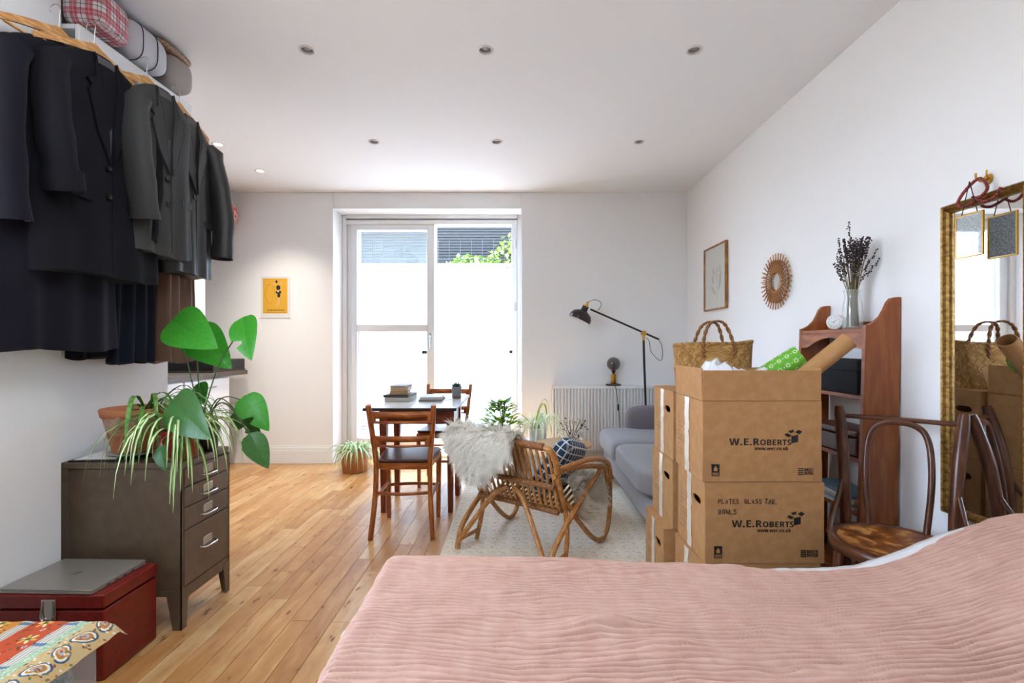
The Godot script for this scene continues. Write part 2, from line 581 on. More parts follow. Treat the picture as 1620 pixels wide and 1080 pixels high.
func build_shell() -> void:
	var H := 2.65
	var b := Mb.new()
	# back wall with the opening of the garden door
	b.span(Vector3(-3.4, 0, -5.05), Vector3(-1.81, H, -4.695), 0.004)
	b.span(Vector3(0.03, 0, -5.05), Vector3(1.85, H, -4.695), 0.004)
	b.span(Vector3(-1.81, 2.489, -5.05), Vector3(0.03, H, -4.695), 0.004)
	structure("wall_back", "white painted far wall pierced by the garden door opening", "wall", b, M.wall)
	b = Mb.new()
	b.span(Vector3(1.653, 0, -5.05), Vector3(1.85, H, 2.5), 0.0)
	structure("wall_right", "plain white painted side wall behind sofa, bookcase and mirror", "wall", b, M.wall)
	b = Mb.new()
	# the stretch beside the bed holds an unseen window lighting boxes and opposite wall
	b.span(Vector3(-2.15, 0, -1.9), Vector3(-1.805, H, -1.45), 0.004)
	b.span(Vector3(-2.15, 0, 0.15), Vector3(-1.805, H, 2.5), 0.004)
	b.span(Vector3(-2.15, 0, -1.45), Vector3(-1.805, 0.85, 0.15), 0.004)
	b.span(Vector3(-2.15, 2.3, -1.45), Vector3(-1.805, H, 0.15), 0.004)
	b.span(Vector3(-3.4, 0, -2.56), Vector3(-1.865, H, -1.9), 0.004)
	structure("wall_left", "white painted wall behind hanging coats and filing cabinet", "wall", b, M.wall)
	b = Mb.new()
	b.span(Vector3(-3.4, 0, -4.695), Vector3(-3.19, H, -2.56), 0.0)
	structure("wall_kitchen", "white wall behind the kitchen units", "wall", b, M.wall)
	b = Mb.new()
	b.span(Vector3(-2.4, 0, 2.3), Vector3(1.85, H, 2.5), 0.0)
	structure("wall_rear", "white wall behind the bed", "wall", b, M.wall)
	var wg := Mb.new()
	for z in [-1.42, -0.65, 0.12]:
		wg.span(Vector3(-2.1, 0.85, z - 0.03), Vector3(-2.04, 2.3, z + 0.03))
	for y in [0.88, 2.27]:
		wg.span(Vector3(-2.1, y - 0.03, -1.45), Vector3(-2.04, y + 0.03, 0.15))
	var w1 := structure("window_1", "unseen white framed window in the wall beside the bed", "window", wg, M.gloss_white)
	for z in [-1.035, -0.265]:
		var g := Mb.new()
		g.span(Vector3(-2.073, 0.91, z - 0.355), Vector3(-2.067, 2.24, z + 0.355), 0.0)
		part(w1, "pane", g, M.glass)
	# ceiling with real recesses for the downlights
	var ce := CSGBox3D.new()
	ce.name = "ceiling"
	ce.size = Vector3(5.3, 0.2, 7.6)
	ce.position = Vector3(-0.775, H + 0.1, -1.27)
	ce.material = M.wall
	var spots := [[-1.068, -2.43], [-0.166, -2.43], [0.889, -2.43], [-1.058, -3.525], [-0.158, -3.525], [0.886, -3.525], [-2.23, -3.57], [-2.21, -4.115]]
	for s in spots:
		var cy := CSGCylinder3D.new()
		cy.name = "recess"
		cy.operation = CSGShape3D.OPERATION_SUBTRACTION
		cy.radius = 0.033
		cy.height = 0.16
		cy.sides = 24
		cy.position = Vector3(s[0], H, s[1]) - ce.position
		cy.material = M.wall
		ce.add_child(cy, true)
	add_child(ce)
	tag(ce, "flat white ceiling with recessed downlights", "ceiling")
	ce.set_meta("kind", "structure")
	var ring := Mb.new()
	ring.lathe([Vector2(0.030, 0.012), Vector2(0.030, -0.001), Vector2(0.033, -0.005), Vector2(0.040, -0.004), Vector2(0.043, 0.0)], 32)
	var rm := ring.mesh()
	var cup := Mb.new()
	cup.lathe([Vector2(0.031, 0.0), Vector2(0.026, 0.025), Vector2(0.025, 0.07), Vector2(0.0, 0.07)], 24)
	var cm := cup.mesh()
	var bulb := Mb.new()
	bulb.lathe([Vector2(0.0, 0.004), Vector2(0.012, 0.005), Vector2(0.021, 0.009), Vector2(0.0235, 0.014), Vector2(0.0235, 0.03), Vector2(0.012, 0.055), Vector2(0.0, 0.056)], 20)
	var bm := bulb.mesh()
	var off := mat(Color(0.6, 0.58, 0.56), 0.2, 0.2)
	var lit := mat(Color(1, 1, 1), 0.4)
	lit.emission_enabled = true
	lit.emission = Color(1.0, 0.95, 0.87)
	lit.emission_energy_multiplier = 2.5
	var ringm := mat(Color(0.87, 0.86, 0.85), 0.3)
	var cupm := mat(Color(0.75, 0.72, 0.7), 0.35, 0.3)
	for i in spots.size():
		var on: bool = i >= 6
		var lab: String = ["unlit recessed downlight in the ceiling above the filing cabinet's drawers", "unlit recessed downlight in the ceiling above the rattan armchair", "unlit recessed downlight in the ceiling above the moving boxes", "unlit recessed downlight in the ceiling above the dining table", "unlit recessed downlight between the one over table and the one over sofa", "unlit recessed downlight in the ceiling above the grey sofa", "lit recessed downlight in the kitchen ceiling beside the coat shelf", "lit recessed downlight in the kitchen ceiling close to the far wall"][i]
		var o := thing("downlight", lab, "downlight", Vector3(spots[i][0], H, spots[i][1]), 0.0, "recessed ceiling downlights")
		part(o, "trim_ring", rm, ringm)
		part(o, "reflector", cm, cupm)
		part(o, "bulb", bm, lit if on else off)
		if on:
			var l := SpotLight3D.new()
			l.name = "downlight_beam"
			l.light_energy = 0.9
			l.light_color = Color(1.0, 0.96, 0.9)
			l.light_size = 0.02
			l.spot_angle = 50.0
			l.spot_range = 8.0
			l.spot_attenuation = 2.0
			l.shadow_enabled = true
			o.add_child(l)
			l.position = Vector3(0, -0.01, 0)
			l.rotation.x = -PI / 2
	# added glowing panel and frame around the fill light over the bed
	var rl := thing("fill_panel", "added glowing fill panel in a white frame above the bed", "fill_panel", Vector3(-0.6, H, -1.0))
	var rf := Mb.new()
	for q in [[Vector3(0, -0.012, 0.64), Vector3(1.46, 0.05, 0.07)], [Vector3(0, -0.012, -0.64), Vector3(1.46, 0.05, 0.07)], [Vector3(0.69, -0.012, 0), Vector3(0.07, 0.05, 1.21)], [Vector3(-0.69, -0.012, 0), Vector3(0.07, 0.05, 1.21)]]:
		rf.box(q[0], q[1], Basis(), 0.004)
	part(rl, "frame", rf, M.gloss_white)
	var rp := Mb.new()
	rp.box(Vector3(0, -0.015, 0), Vector3(1.31, 0.02, 1.21), Basis(), 0.002)
	var opal := mat(Color(0.92, 0.93, 0.95), 0.5)
	opal.emission_enabled = true
	opal.emission = Color(0.9, 0.95, 1.0)
	opal.emission_energy_multiplier = 0.4
	part(rl, "light_panel", rp, opal)
	# skirting boards
	var sk := func(called: String, lab: String, a: Vector3, c: Vector3, nrm: Vector3) -> void:
		var s := Mb.new()
		s.span(a, c + Vector3(0, 0.13, 0), 0.003)
		s.span(a + Vector3(0, 0.13, 0), c + Vector3(0, 0.16, 0) - nrm * 0.006, 0.004)
		s.span(a + Vector3(0, 0.16, 0), c + Vector3(0, 0.173, 0) - nrm * 0.011, 0.003)
		structure(called, lab, "baseboard", s, M.gloss_white)
	sk.call("baseboard_back", "white moulded skirting under the yellow poster", Vector3(-2.6, 0, -4.695), Vector3(-1.815, 0, -4.675), Vector3(0, 0, 1))
	sk.call("baseboard_back", "white moulded skirting behind the radiator", Vector3(0.035, 0, -4.695), Vector3(1.633, 0, -4.675), Vector3(0, 0, 1))
	sk.call("baseboard_right", "white moulded skirting along the wall behind sofa and bookcase", Vector3(1.653, 0, -4.675), Vector3(1.633, 0, 2.3), Vector3(-1, 0, 0))

func build_floor() -> void:
	var slab := Mb.new()
	slab.span(Vector3(-3.4, -0.2, -5.05), Vector3(1.85, -0.021, 2.5), 0.0)
	var fl := structure("floor", "honey oak plank floor with dark knots", "floor", slab, mat(Color(0.16, 0.1, 0.06), 0.9))
	var mats := []
	var tones := [["b5834c", "c3945d", "cca26e"], ["ac7a44", "ba8850", "c59660"], ["bd8f5a", "c99f6b", "d2ad7e"], ["b07c45", "be8b52", "c99a64"], ["a36f3d", "b27e48", "bf8f58"]]
	var knots := noise_tex(512, 0.022, 3, 61, [[0.0, 0.09, 0.16, 0.5, 1.0], [hexc("6b4524"), hexc("a07448"), hexc("f2e8da"), hexc("ffffff"), hexc("fff6ea")]])
	for i in tones.size():
		var m := wood(tones[i][0], tones[i][1], tones[i][2], 0.3, 30 + i, 0.45, 2.6)
		m.detail_enabled = true
		m.detail_blend_mode = BaseMaterial3D.BLEND_MODE_MUL
		m.detail_albedo = knots
		m.detail_uv_layer = BaseMaterial3D.DETAIL_UV_2
		m.uv2_triplanar = true
		m.uv2_world_triplanar = true
		m.uv2_scale = Vector3(1.5, 1.5, 0.55)
		m.heightmap_enabled = true
		m.heightmap_texture = noise_tex(256, 0.03, 4, 40)
		m.heightmap_scale = 0.04
		mats.append(m)
	var lens := [0.45, 0.62, 0.8, 1.0, 1.22]
	var w := 0.088
	var variants := []
	for l in lens:
		var vs := []
		for k in 3:
			var p := Mb.new()
			p.box(Vector3(0, -0.0105, 0), Vector3(w - 0.0012, 0.021, l - 0.0014), Basis(), 0.0008, Vector2(k * 0.9 + l, k * 0.31))
			vs.append(p.mesh())
		variants.append(vs)
	var hidden := Mb.new()
	var count := 0
	var x := -3.16
	while x < 1.65:
		var z := 2.35 - rng.randf() * 0.9
		while z > -4.95:
			var li := rng.randi() % lens.size()
			var l: float = lens[li]
			var zc := z - l * 0.5
			var x1 := x + w
			var seen := x1 > -2.62 and x < -0.3 and z - l < -1.4 and count < 292
			if z - l < -1.4 and x >= -0.3 and x < 0.15 and z - l < -3.95: seen = count < 292
			if zc - l * 0.5 < -5.0:
				l = l
			if seen:
				var o := MeshInstance3D.new()
				o.name = "plank"
				o.mesh = variants[li][rng.randi() % 3]
				o.material_override = mats[rng.randi() % mats.size()]
				fl.add_child(o, true)
				o.position = Vector3(x + w * 0.5, rng.randf_range(-0.0006, 0.0), zc)
				count += 1
			else:
				hidden.box(Vector3(x + w * 0.5, -0.0107, zc), Vector3(w - 0.0012, 0.021, l - 0.0014), Basis(), 0.0, Vector2(rng.randf(), rng.randf()))
			z -= l
		x += w
	var rest := part(fl, "far_planks", hidden, mats[0])
	rest.set_meta("kind", "stuff")

func build_garden_door() -> void:
	var z := -4.93
	var f := Mb.new()
	var fr := func(m: Mb, x0: float, x1: float, y0: float, y1: float, zz: float, dep: float) -> void:
		m.span(Vector3(x0, y0, zz - dep), Vector3(x1, y1, zz), 0.004)
	# outer frame and stepped head
	fr.call(f, -1.81, -1.765, 0.0, 2.489, z, 0.12)
	fr.call(f, -1.765, -1.718, 0.0, 2.42, z - 0.03, 0.09)
	fr.call(f, -0.0713, -0.01, 0.0, 2.42, z - 0.02, 0.1)
	fr.call(f, -0.01, 0.03, 0.0, 2.489, z, 0.12)
	fr.call(f, -1.765, -0.01, 2.455, 2.489, z + 0.02, 0.1)
	fr.call(f, -1.765, -0.01, 2.395, 2.44, z + 0.0, 0.12)
	fr.call(f, -1.78, 0.0, 2.44, 2.456, z - 0.03, 0.09)
	fr.call(f, -1.765, -0.01, 0.0, 0.03, z, 0.12)
	var d := structure("door_1", "white framed glazed garden door, one half slid open", "door", f, M.gloss_white)
	var leaf := func(called: String, zz: float, dx: float) -> void:
		var l := Mb.new()
		fr.call(l, -1.718 + dx, -1.660 + dx, 0.03, 2.395, zz, 0.045)
		fr.call(l, -0.94 + dx, -0.8625 + dx, 0.03, 2.395, zz, 0.045)
		fr.call(l, -1.66 + dx, -0.94 + dx, 2.341, 2.395, zz, 0.045)
		fr.call(l, -1.66 + dx, -0.94 + dx, 1.297, 1.368, zz, 0.045)
		fr.call(l, -1.66 + dx, -0.94 + dx, 0.03, 0.2, zz, 0.045)
		var o := part(d, called, l, M.gloss_white)
		for y in [[0.2, 1.297], [1.368, 2.341]]:
			var g := Mb.new()
			g.span(Vector3(-1.66 + dx, y[0], zz - 0.026), Vector3(-0.94 + dx, y[1], zz - 0.02), 0.0)
			part(o, "pane", g, M.glass)
		var k := Mb.new()
		k.lathe([Vector2(0.0, 0.03), Vector2(0.014, 0.027), Vector2(0.018, 0.018), Vector2(0.014, 0.0)], 16, Vector3(-0.972 + dx, 1.083, zz), Basis(Vector3.RIGHT, PI / 2))
		part(o, "knob", k, M.black, "small black knob")
	leaf.call("door_leaf", z - 0.01, 0.0)
	leaf.call("door_leaf", z - 0.06, 0.012)
	# lever handle on the meeting stile
	var h := Mb.new()
	h.span(Vector3(-0.915, 1.14, z - 0.01), Vector3(-0.89, 1.28, z), 0.003)
	h.tube(curve([Vector3(-0.902, 1.24, z), Vector3(-0.902, 1.245, z + 0.045), Vector3(-0.905, 1.2, z + 0.055), Vector3(-0.907, 1.12, z + 0.05)], 5), 0.008, 8)
	part(d, "handle", h, M.chrome, "chrome lever handle")
	var k2 := Mb.new()
	k2.lathe([Vector2(0.0, 0.03), Vector2(0.014, 0.027), Vector2(0.018, 0.018), Vector2(0.014, 0.0)], 16, Vector3(-0.078, 1.088, z - 0.02), Basis(Vector3.RIGHT, PI / 2))
	part(d, "door_stop", k2, M.black, "small black door stop")
	var hb := Mb.new()
	for y in [1.55, 2.2, 0.5]:
		hb.lathe([Vector2(0.0, 0.04), Vector2(0.008, 0.04), Vector2(0.008, -0.04), Vector2(0.0, -0.04)], 10, Vector3(-0.03, y, z - 0.015))
	part(d, "hinge", hb, M.chrome)

func build_courtyard() -> void:
	var b := Mb.new()
	b.span(Vector3(-3.4, -0.25, -8.0), Vector3(2.4, -0.03, -5.05), 0.0)
	structure("ground_terrace", "grey paved courtyard ground outside the garden door", "ground", b, M.paving)
	b = Mb.new()
	b.span(Vector3(-3.4, -0.03, -7.85), Vector3(2.4, 2.38, -7.6), 0.01)
	b.span(Vector3(-3.4, -0.03, -7.6), Vector3(-3.15, 2.38, -5.05), 0.01)  # side walls out of view, shaping the light in the courtyard
	b.span(Vector3(2.15, -0.03, -7.6), Vector3(2.4, 2.38, -5.05), 0.01)
	var cw := structure("wall_courtyard", "tall white rendered courtyard wall beyond the garden door", "wall", b, M.render_wall)
	for k in 9:
		var c := Mb.new()
		var x0 := -3.4 + k * 0.645
		c.box(Vector3(x0 + 0.32, 2.41, -7.71), Vector3(0.64, 0.065, 0.32), Basis(Vector3.UP, rng.randf_range(-0.006, 0.006)), 0.01)
		part(cw, "coping_stone", c, M.stone)
	# dark slatted fence above the wall
	var fe := thing("garden_fence", "dark horizontal slatted screen fence above the courtyard wall", "fence", Vector3(0, 2.3, -8.1))
	for k in 7:
		var p := Mb.new()
		p.span(Vector3(-3.4 + k * 0.95, 0, -0.07), Vector3(-3.34 + k * 0.95, 1.6, -0.02), 0.004)
		part(fe, "post", p, M.fence)
	var s := Mb.new()
	for k in 34:
		s.box(Vector3(-0.5, 0.03 + k * 0.047, 0), Vector3(5.9, 0.038, 0.016), Basis(Vector3.RIGHT, 0.12), 0.003)
	var sl := part(fe, "slat", s, M.fence)
	sl.set_meta("kind", "stuff")
	var back := Mb.new()
	back.span(Vector3(-3.45, 0, -0.1), Vector3(2.45, 1.6, -0.08), 0.0)
	part(fe, "backing_board", back, mat(Color(0.1, 0.095, 0.09), 0.9))
	# low iron railing
	var r := thing("iron_railing", "thin dark iron railing on top of the courtyard wall", "railing", Vector3(0, 2.44, -7.76))
	var rm := mat(Color(0.12, 0.11, 0.11), 0.5)
	var rail := Mb.new()
	rail.span(Vector3(-3.3, 0.09, -0.008), Vector3(2.3, 0.105, 0.008), 0.002)
	part(r, "rail", rail, rm)
	for k in 32:
		var u := Mb.new()
		u.tube([Vector3(-3.25 + k * 0.178, 0, 0), Vector3(-3.25 + k * 0.178, 0.42, 0)], 0.006, 6)
		part(r, "upright", u, rm)
	# climbing shrub
	var sh := thing("climbing_shrub", "sunlit green shrub growing through railing above courtyard wall", "shrub", Vector3(0.35, 2.44, -7.95))
	var fol := Mb.new()
	for i in 1500:
		var x := rng.randf_range(-1.55, 1.3)
		var top := 0.06 + 0.62 * smoothstep(-1.5, 0.3, x) + 0.08 * sin(x * 9.0)
		var y := rng.randf() * top
		var p := Vector3(x, y, rng.randf_range(-0.06, 0.2))
		var dir := Vector3(rng.randfn(), rng.randfn() * 0.6 - 0.3, rng.randfn() * 0.6 + 0.4).normalized()
		leaf_blade(fol, p, dir, rng.randf_range(0.06, 0.12), rng.randf_range(0.02, 0.035))
	part(sh, "foliage", fol, leafm("7d9a3f", "b3c86c"))
	var st := Mb.new()
	for i in 9:
		var x := -1.2 + i * 0.28
		st.tube(curve([Vector3(x, 0, 0.05), Vector3(x + 0.05, 0.15, 0.1), Vector3(x + 0.12, 0.4 * smoothstep(-1.5, 0.3, x) + 0.1, 0.06)], 4), 0.007, 5)
	part(sh, "stem", st, mat(Color(0.3, 0.2, 0.12), 0.8))

func leafm(a: String, b: String, rough := 0.4) -> StandardMaterial3D:
	if mat_cache.has(a + b): return mat_cache[a + b]
	var m := mottled(a, b, 5.0, rough, 71, 0.04)
	mat_cache[a + b] = m
	m.metallic_specular = 0.35
	m.backlight_enabled = true
	m.backlight = hexc(b).lerp(Color(0.6, 0.8, 0.2), 0.3) * 0.6
	return m

# a pointed leaf of two folded halves
func leaf_blade(m: Mb, p: Vector3, dir: Vector3, l: float, w: float) -> void:
	var side := dir.cross(Vector3.UP)
	if side.length() < 0.1: side = Vector3.RIGHT
	side = side.normalized()
	var up := side.cross(dir).normalized()
	if up.y < 0: up = -up
	var a := p
	var b := p + dir * l * 0.45 - up * l * 0.04
	var c := p + dir * l - up * l * 0.15
	for s in [-1.0, 1.0]:
		var e: Vector3 = b + side * w * s + up * w * 0.25
		m.flat(a, b, e, up)
		m.flat(b, c, e, up)

func build_kitchen() -> void:
	# base units, continuous worktop, wall unit
	var zs := [-2.56, -3.16, -3.76, -4.36]
	for k in 3:
		var labs := ["white kitchen base unit against the coat wall", "white kitchen base unit in the middle of the run", "white kitchen base unit beside the far wall"]
		var o := thing("base_cabinet", labs[k], "cabinet", Vector3(-2.62, 0, zs[k] - 0.3), 0.0, "kitchen base units")
		var z1 := 0.298 if k < 2 else 0.31
		var b := Mb.new()
		b.span(Vector3(-0.56, 0.1, -0.298), Vector3(-0.02, 0.875, z1 - 0.012), 0.002)
		b.span(Vector3(-0.5, 0.0, -0.298), Vector3(-0.06, 0.1, z1 - 0.012), 0.002)
		part(o, "carcass", b, M.white)
		var d := Mb.new()
		d.span(Vector3(-0.018, 0.11, -0.293), Vector3(0.002, 0.865, 0.285), 0.003)
		var dp := part(o, "door", d, M.gloss_white)
		var hd := Mb.new()
		hd.tube(curve([Vector3(0.002, 0.8, -0.07), Vector3(0.03, 0.8, -0.06), Vector3(0.03, 0.8, 0.06), Vector3(0.002, 0.8, 0.07)], 4), 0.005, 8)
		part(dp, "handle", hd, M.chrome)
	var w := Mb.new()
	w.span(Vector3(-3.185, 0.88, -4.6), Vector3(-2.59, 0.92, -2.57), 0.004)
	solo("worktop", "dark thin kitchen worktop over white base units", "worktop", w, M.worktop)
	var bx := Mb.new()
	bx.span(Vector3(-3.0, 0.921, -4.58), Vector3(-2.605, 1.03, -4.1), 0.008)
	var hb := solo("black_box", "low black box standing at the far end of kitchen worktop", "box", bx, mat(Color(0.03, 0.03, 0.03), 0.35))
	var bl := Mb.new()
	bl.span(Vector3(-3.0, 0.921, -4.585), Vector3(-2.602, 0.935, -4.095), 0.003)
	part(hb, "base", bl, mat(Color(0.25, 0.18, 0.14), 0.5))
	for k in 2:
		var labs := ["white kitchen wall unit hidden mostly behind coats", "white kitchen wall unit in the corner under colourful bag"]
		var o := thing("wall_cabinet", labs[k], "cabinet", Vector3(-2.8, 1.38, -2.95 - k * 0.9), 0.0, "kitchen wall units")
		var b := Mb.new()
		b.span(Vector3(-0.39, 0.0, -0.448), Vector3(-0.02, 0.9, 0.448), 0.002)
		part(o, "carcass", b, M.white)
		for j in 2:
			var d := Mb.new()
			d.span(Vector3(-0.018, 0.03, -0.446 + j * 0.448), Vector3(0.002, 0.895, -0.003 + j * 0.448), 0.003)
			part(o, "door", d, M.gloss_white)
		var rl := Mb.new()
		rl.span(Vector3(-0.05, -0.012, -0.448), Vector3(0.004, 0.026, 0.448), 0.003)
		part(o, "pelmet", rl, M.gloss_white)

func bed_top(x: float, z: float) -> float:
	var y := 0.495 + 0.135 * smoothstep(0.95, 1.52, x + 0.12 * (z + 1.4))
	y += 0.012 * sin(x * 3.1 + z * 2.0) - 0.01 * smoothstep(0.4, 0.9, x) * smoothstep(-1.1, -1.45, z)
	return y

func build_bed() -> void:
	var o := thing("bed", "low bed with pale upholstered base and mattress beneath pink blanket", "bed", Vector3(0, 0, 0))
	var b := Mb.new()
	b.span(Vector3(-0.33, 0.08, -1.43), Vector3(1.62, 0.26, -0.04), 0.02)
	part(o, "base", b, cloth("cfcac2", 0.9, 30.0))
	var ma := Mb.new()
	ma.span(Vector3(-0.345, 0.262, -1.445), Vector3(1.615, 0.45, -0.035), 0.035)
	part(o, "mattress", ma, cloth("e6e3dd", 0.9, 30.0))
	for s in [[-0.28, -1.38], [1.56, -1.38], [-0.28, -0.1], [1.56, -0.1]]:
		var l := Mb.new()
		l.lathe([Vector2(0.0, 0.0), Vector2(0.02, 0.0), Vector2(0.026, 0.08), Vector2(0.0, 0.08)], 12, Vector3(s[0], 0, s[1]))
		part(o, "leg", l, M.black)
	# white duvet
	var f := FastNoiseLite.new()
	f.seed = 4
	f.frequency = 1.0
	var d := Mb.new()
	var top := func(u: float, w: float) -> Vector3:
		# u runs round the foot edge and over the bed, w runs from the far edge to the near one
		var x := lerpf(-0.468, 1.6, u)
		var z := lerpf(-1.58, -0.1, w)
		var y := bed_top(clampf(x, -0.36, 1.6), z) - 0.016 + 0.006 * f.get_noise_2d(x * 7.0, z * 7.0)
		var drop := 0.0
		if x < -0.36: drop += (-0.36 - x) * 0.85
		if z < -1.495: drop += (-1.495 - z) * 1.6
		var xx := x - 0.03 * smoothstep(-0.36, -0.47, x) * f.get_noise_2d(z * 6.0, 3.0)
		var zz := maxf(z, -1.51 - 0.012 * f.get_noise_2d(x * 6.0, 9.0))
		return Vector3(xx, y - drop * 1.1, zz)
	d.grid(110, 70, top, false, true, 2.0, 1.4)
	solo("duvet", "white duvet showing along the bed's far edge under pink blanket", "duvet", d, cloth("e2e2e1", 0.9, 30.0, 0.03))
	# pink crinkled blanket
	var bl := thing("blanket", "pink crinkled cotton blanket spread over the bed", "blanket")
	var nz := FastNoiseLite.new()
	nz.seed = 11
	nz.frequency = 1.0
	nz.fractal_octaves = 3
	var edge := func(x: float) -> float:
		# far hem of the blanket
		return -1.485 + 0.10 * smoothstep(0.40, 0.9, x) - 0.06 * smoothstep(1.05, 1.5, x)
	var hump := func(x: float, z: float, cx: float, cz: float, sx: float, sz: float) -> float:
		return exp(-pow((x - cx) / sx, 2.0) - pow((z - cz) / sz, 2.0))
	var nu := 190
	var nv := 640
	var pts := PackedVector3Array()
	pts.resize((nu + 1) * (nv + 1))
	for j in nv + 1:
		var w := float(j) / nv
		for i in nu + 1:
			var u := float(i) / nu
			var x := lerpf(-0.455, 1.615, u)
			var e: float = edge.call(x)
			var z := lerpf(e - 0.02, -0.16, w)
			var xc := clampf(x, -0.385, 1.615)
			var y := bed_top(xc, z) + 0.009
			# large soft folds
			y += 0.010 * nz.get_noise_2d(x * 1.6, z * 3.0)
			y += 0.026 * hump.call(x, z + 0.10 * (x - 0.2), 0.20, -1.13, 0.10, 0.022) + 0.014 * hump.call(x, z, 0.33, -1.05, 0.06, 0.018)
			y += 0.016 * hump.call(x, z, 0.17, -1.40, 0.12, 0.012) + 0.012 * hump.call(x, z, -0.14, -0.97, 0.12, 0.05)
			y += 0.012 * hump.call(x, z - 0.05 * x, -0.2, -1.41, 0.16, 0.02)
			# crinkle ridges, wandering
			var ph := z / 0.0168 + 1.5 * nz.get_noise_2d(x * 1.3, z * 2.2) + 0.55 * nz.get_noise_2d(x * 6.0, z * 13.0)
			ph += 4.5 * smoothstep(0.7, 1.6, x) * (z + 0.9)
			var amp := 0.0092 * (0.55 + 0.9 * absf(nz.get_noise_2d(x * 3.0 + 40.0, z * 7.0)))
			y += amp * (1.0 - 2.0 * pow(absf(sin(ph * PI)), 0.5)) * -1.0
			# drape over the foot and the far side
			var xx := x
			if x < -0.385:
				var q := -0.385 - x
				xx = -0.385 - 0.03 * sin(minf(q / 0.06, 1.0) * PI * 0.5) + 0.006 * nz.get_noise_2d(z * 20.0, 2.0)
				y -= q * 0.9
			if z < -1.47:
				y -= (-1.47 - z) * 0.7
			pts[j * (nu + 1) + i] = Vector3(xx, y, z)
	var bm := Mb.new()
	bm.sheet(pts, nu, nv, false, true, 2.07, 1.33)
	var pm := mottled("c69b89", "cea795", 2.0, 0.92, 14, 0.03, 0.05)
	pm.rim_enabled = true
	pm.rim = 0.12
	pm.rim_tint = 0.8
	part(bl, "cloth", bm, pm)
	# raw fringe along the foot hem
	var fr := Mb.new()
	for k in 330:
		var z := -1.45 + k * 0.0039
		var p: Vector3 = pts[clampi(int((z + 1.48) / 1.32 * nv), 0, nv) * (nu + 1)]
		var q := Vector3(p.x - rng.randf_range(0.004, 0.014), p.y - rng.randf_range(0.004, 0.018), p.z + rng.randf_range(-0.008, 0.008))
		fr.tube([p + Vector3(0.004, 0.002, 0), (p + q) * 0.5 + Vector3(-0.003, 0.002, 0), q], [0.0016, 0.0013, 0.0006], 4, false)
	var fp := part(bl, "fringe", fr, mat(hexc("b9705f"), 0.9))
	fp.set_meta("kind", "stuff")

var letters := {"P": [[0,0,0,1,.6,.9,.6,.55,0,.5]], "L": [[0,1,0,0,.6,.02]], "A": [[0,0,.35,1,.6,0],[.1,.4,.55,.4]], "T": [[0,.95,.7,1],[.35,.97,.3,0]], "E": [[.6,1,0,.95,0,0,.6,.03],[0,.5,.5,.52]], "S": [[.6,.9,.1,.95,.05,.6,.55,.4,.5,.05,0,.05]], "G": [[.6,.9,.15,.95,0,.4,.2,0,.6,.1,.6,.45,.35,.45]], "J": [[.1,1,.7,1],[.4,1,.4,.1,.1,.05]], "R": [[0,0,0,1,.6,.9,.55,.55,0,.5,.6,0]], "B": [[0,0,0,1,.5,.9,.45,.55,0,.5,.55,.4,.5,.05,0,0]], "O": [[.3,1,0,.6,.1,.05,.5,.05,.6,.6,.3,1]], "W": [[0,1,.15,0,.35,.7,.55,0,.75,1]], ",": [[.1,.05,0,-.2]], " ": []}

func scrawl(m: Mb, txt: String, at: Vector3, h: float) -> void:
	var x := at.x
	for ch in txt:
		for st in letters[ch]:
			var pts := []
			for k in range(0, st.size(), 2):
				pts.append(Vector3(x + st[k] * h * 0.85 + rng.randf_range(-0.001, 0.001), at.y + st[k + 1] * h + rng.randf_range(-0.001, 0.001), at.z))
			m.tube(pts, 0.0015, 4, true, 0.5, Vector3.BACK)
		x += h * (0.8 if ch != " " else 0.5)

func text_mesh(txt: String, size: float, bold := true, dep := 0.0006) -> TextMesh:
	var t := TextMesh.new()
	var f := SystemFont.new()
	f.font_names = PackedStringArray(["Droid Sans"])
	f.font_weight = 700 if bold else 400
	t.font = f
	t.text = txt
	t.font_size = 64
	t.pixel_size = size / 46.0
	t.depth = dep
	t.horizontal_alignment = HORIZONTAL_ALIGNMENT_LEFT
	t.vertical_alignment = VERTICAL_ALIGNMENT_BOTTOM
	return t

func put_text(parent: Node3D, called: String, txt: String, size: float, at: Vector3, m: Material, wide := 1.0, bold := true, rot := 0.0) -> MeshInstance3D:
	# wide: the line's real width in metres
	var o := part(parent, called, text_mesh(txt, size, bold), m)
	var box := o.mesh.get_aabb()
	o.scale = Vector3(wide / box.size.x, size / box.size.y, 1)
	o.position = at - Vector3(box.position.x * o.scale.x, box.position.y * o.scale.y, 0)
	o.rotation.y = rot
	return o

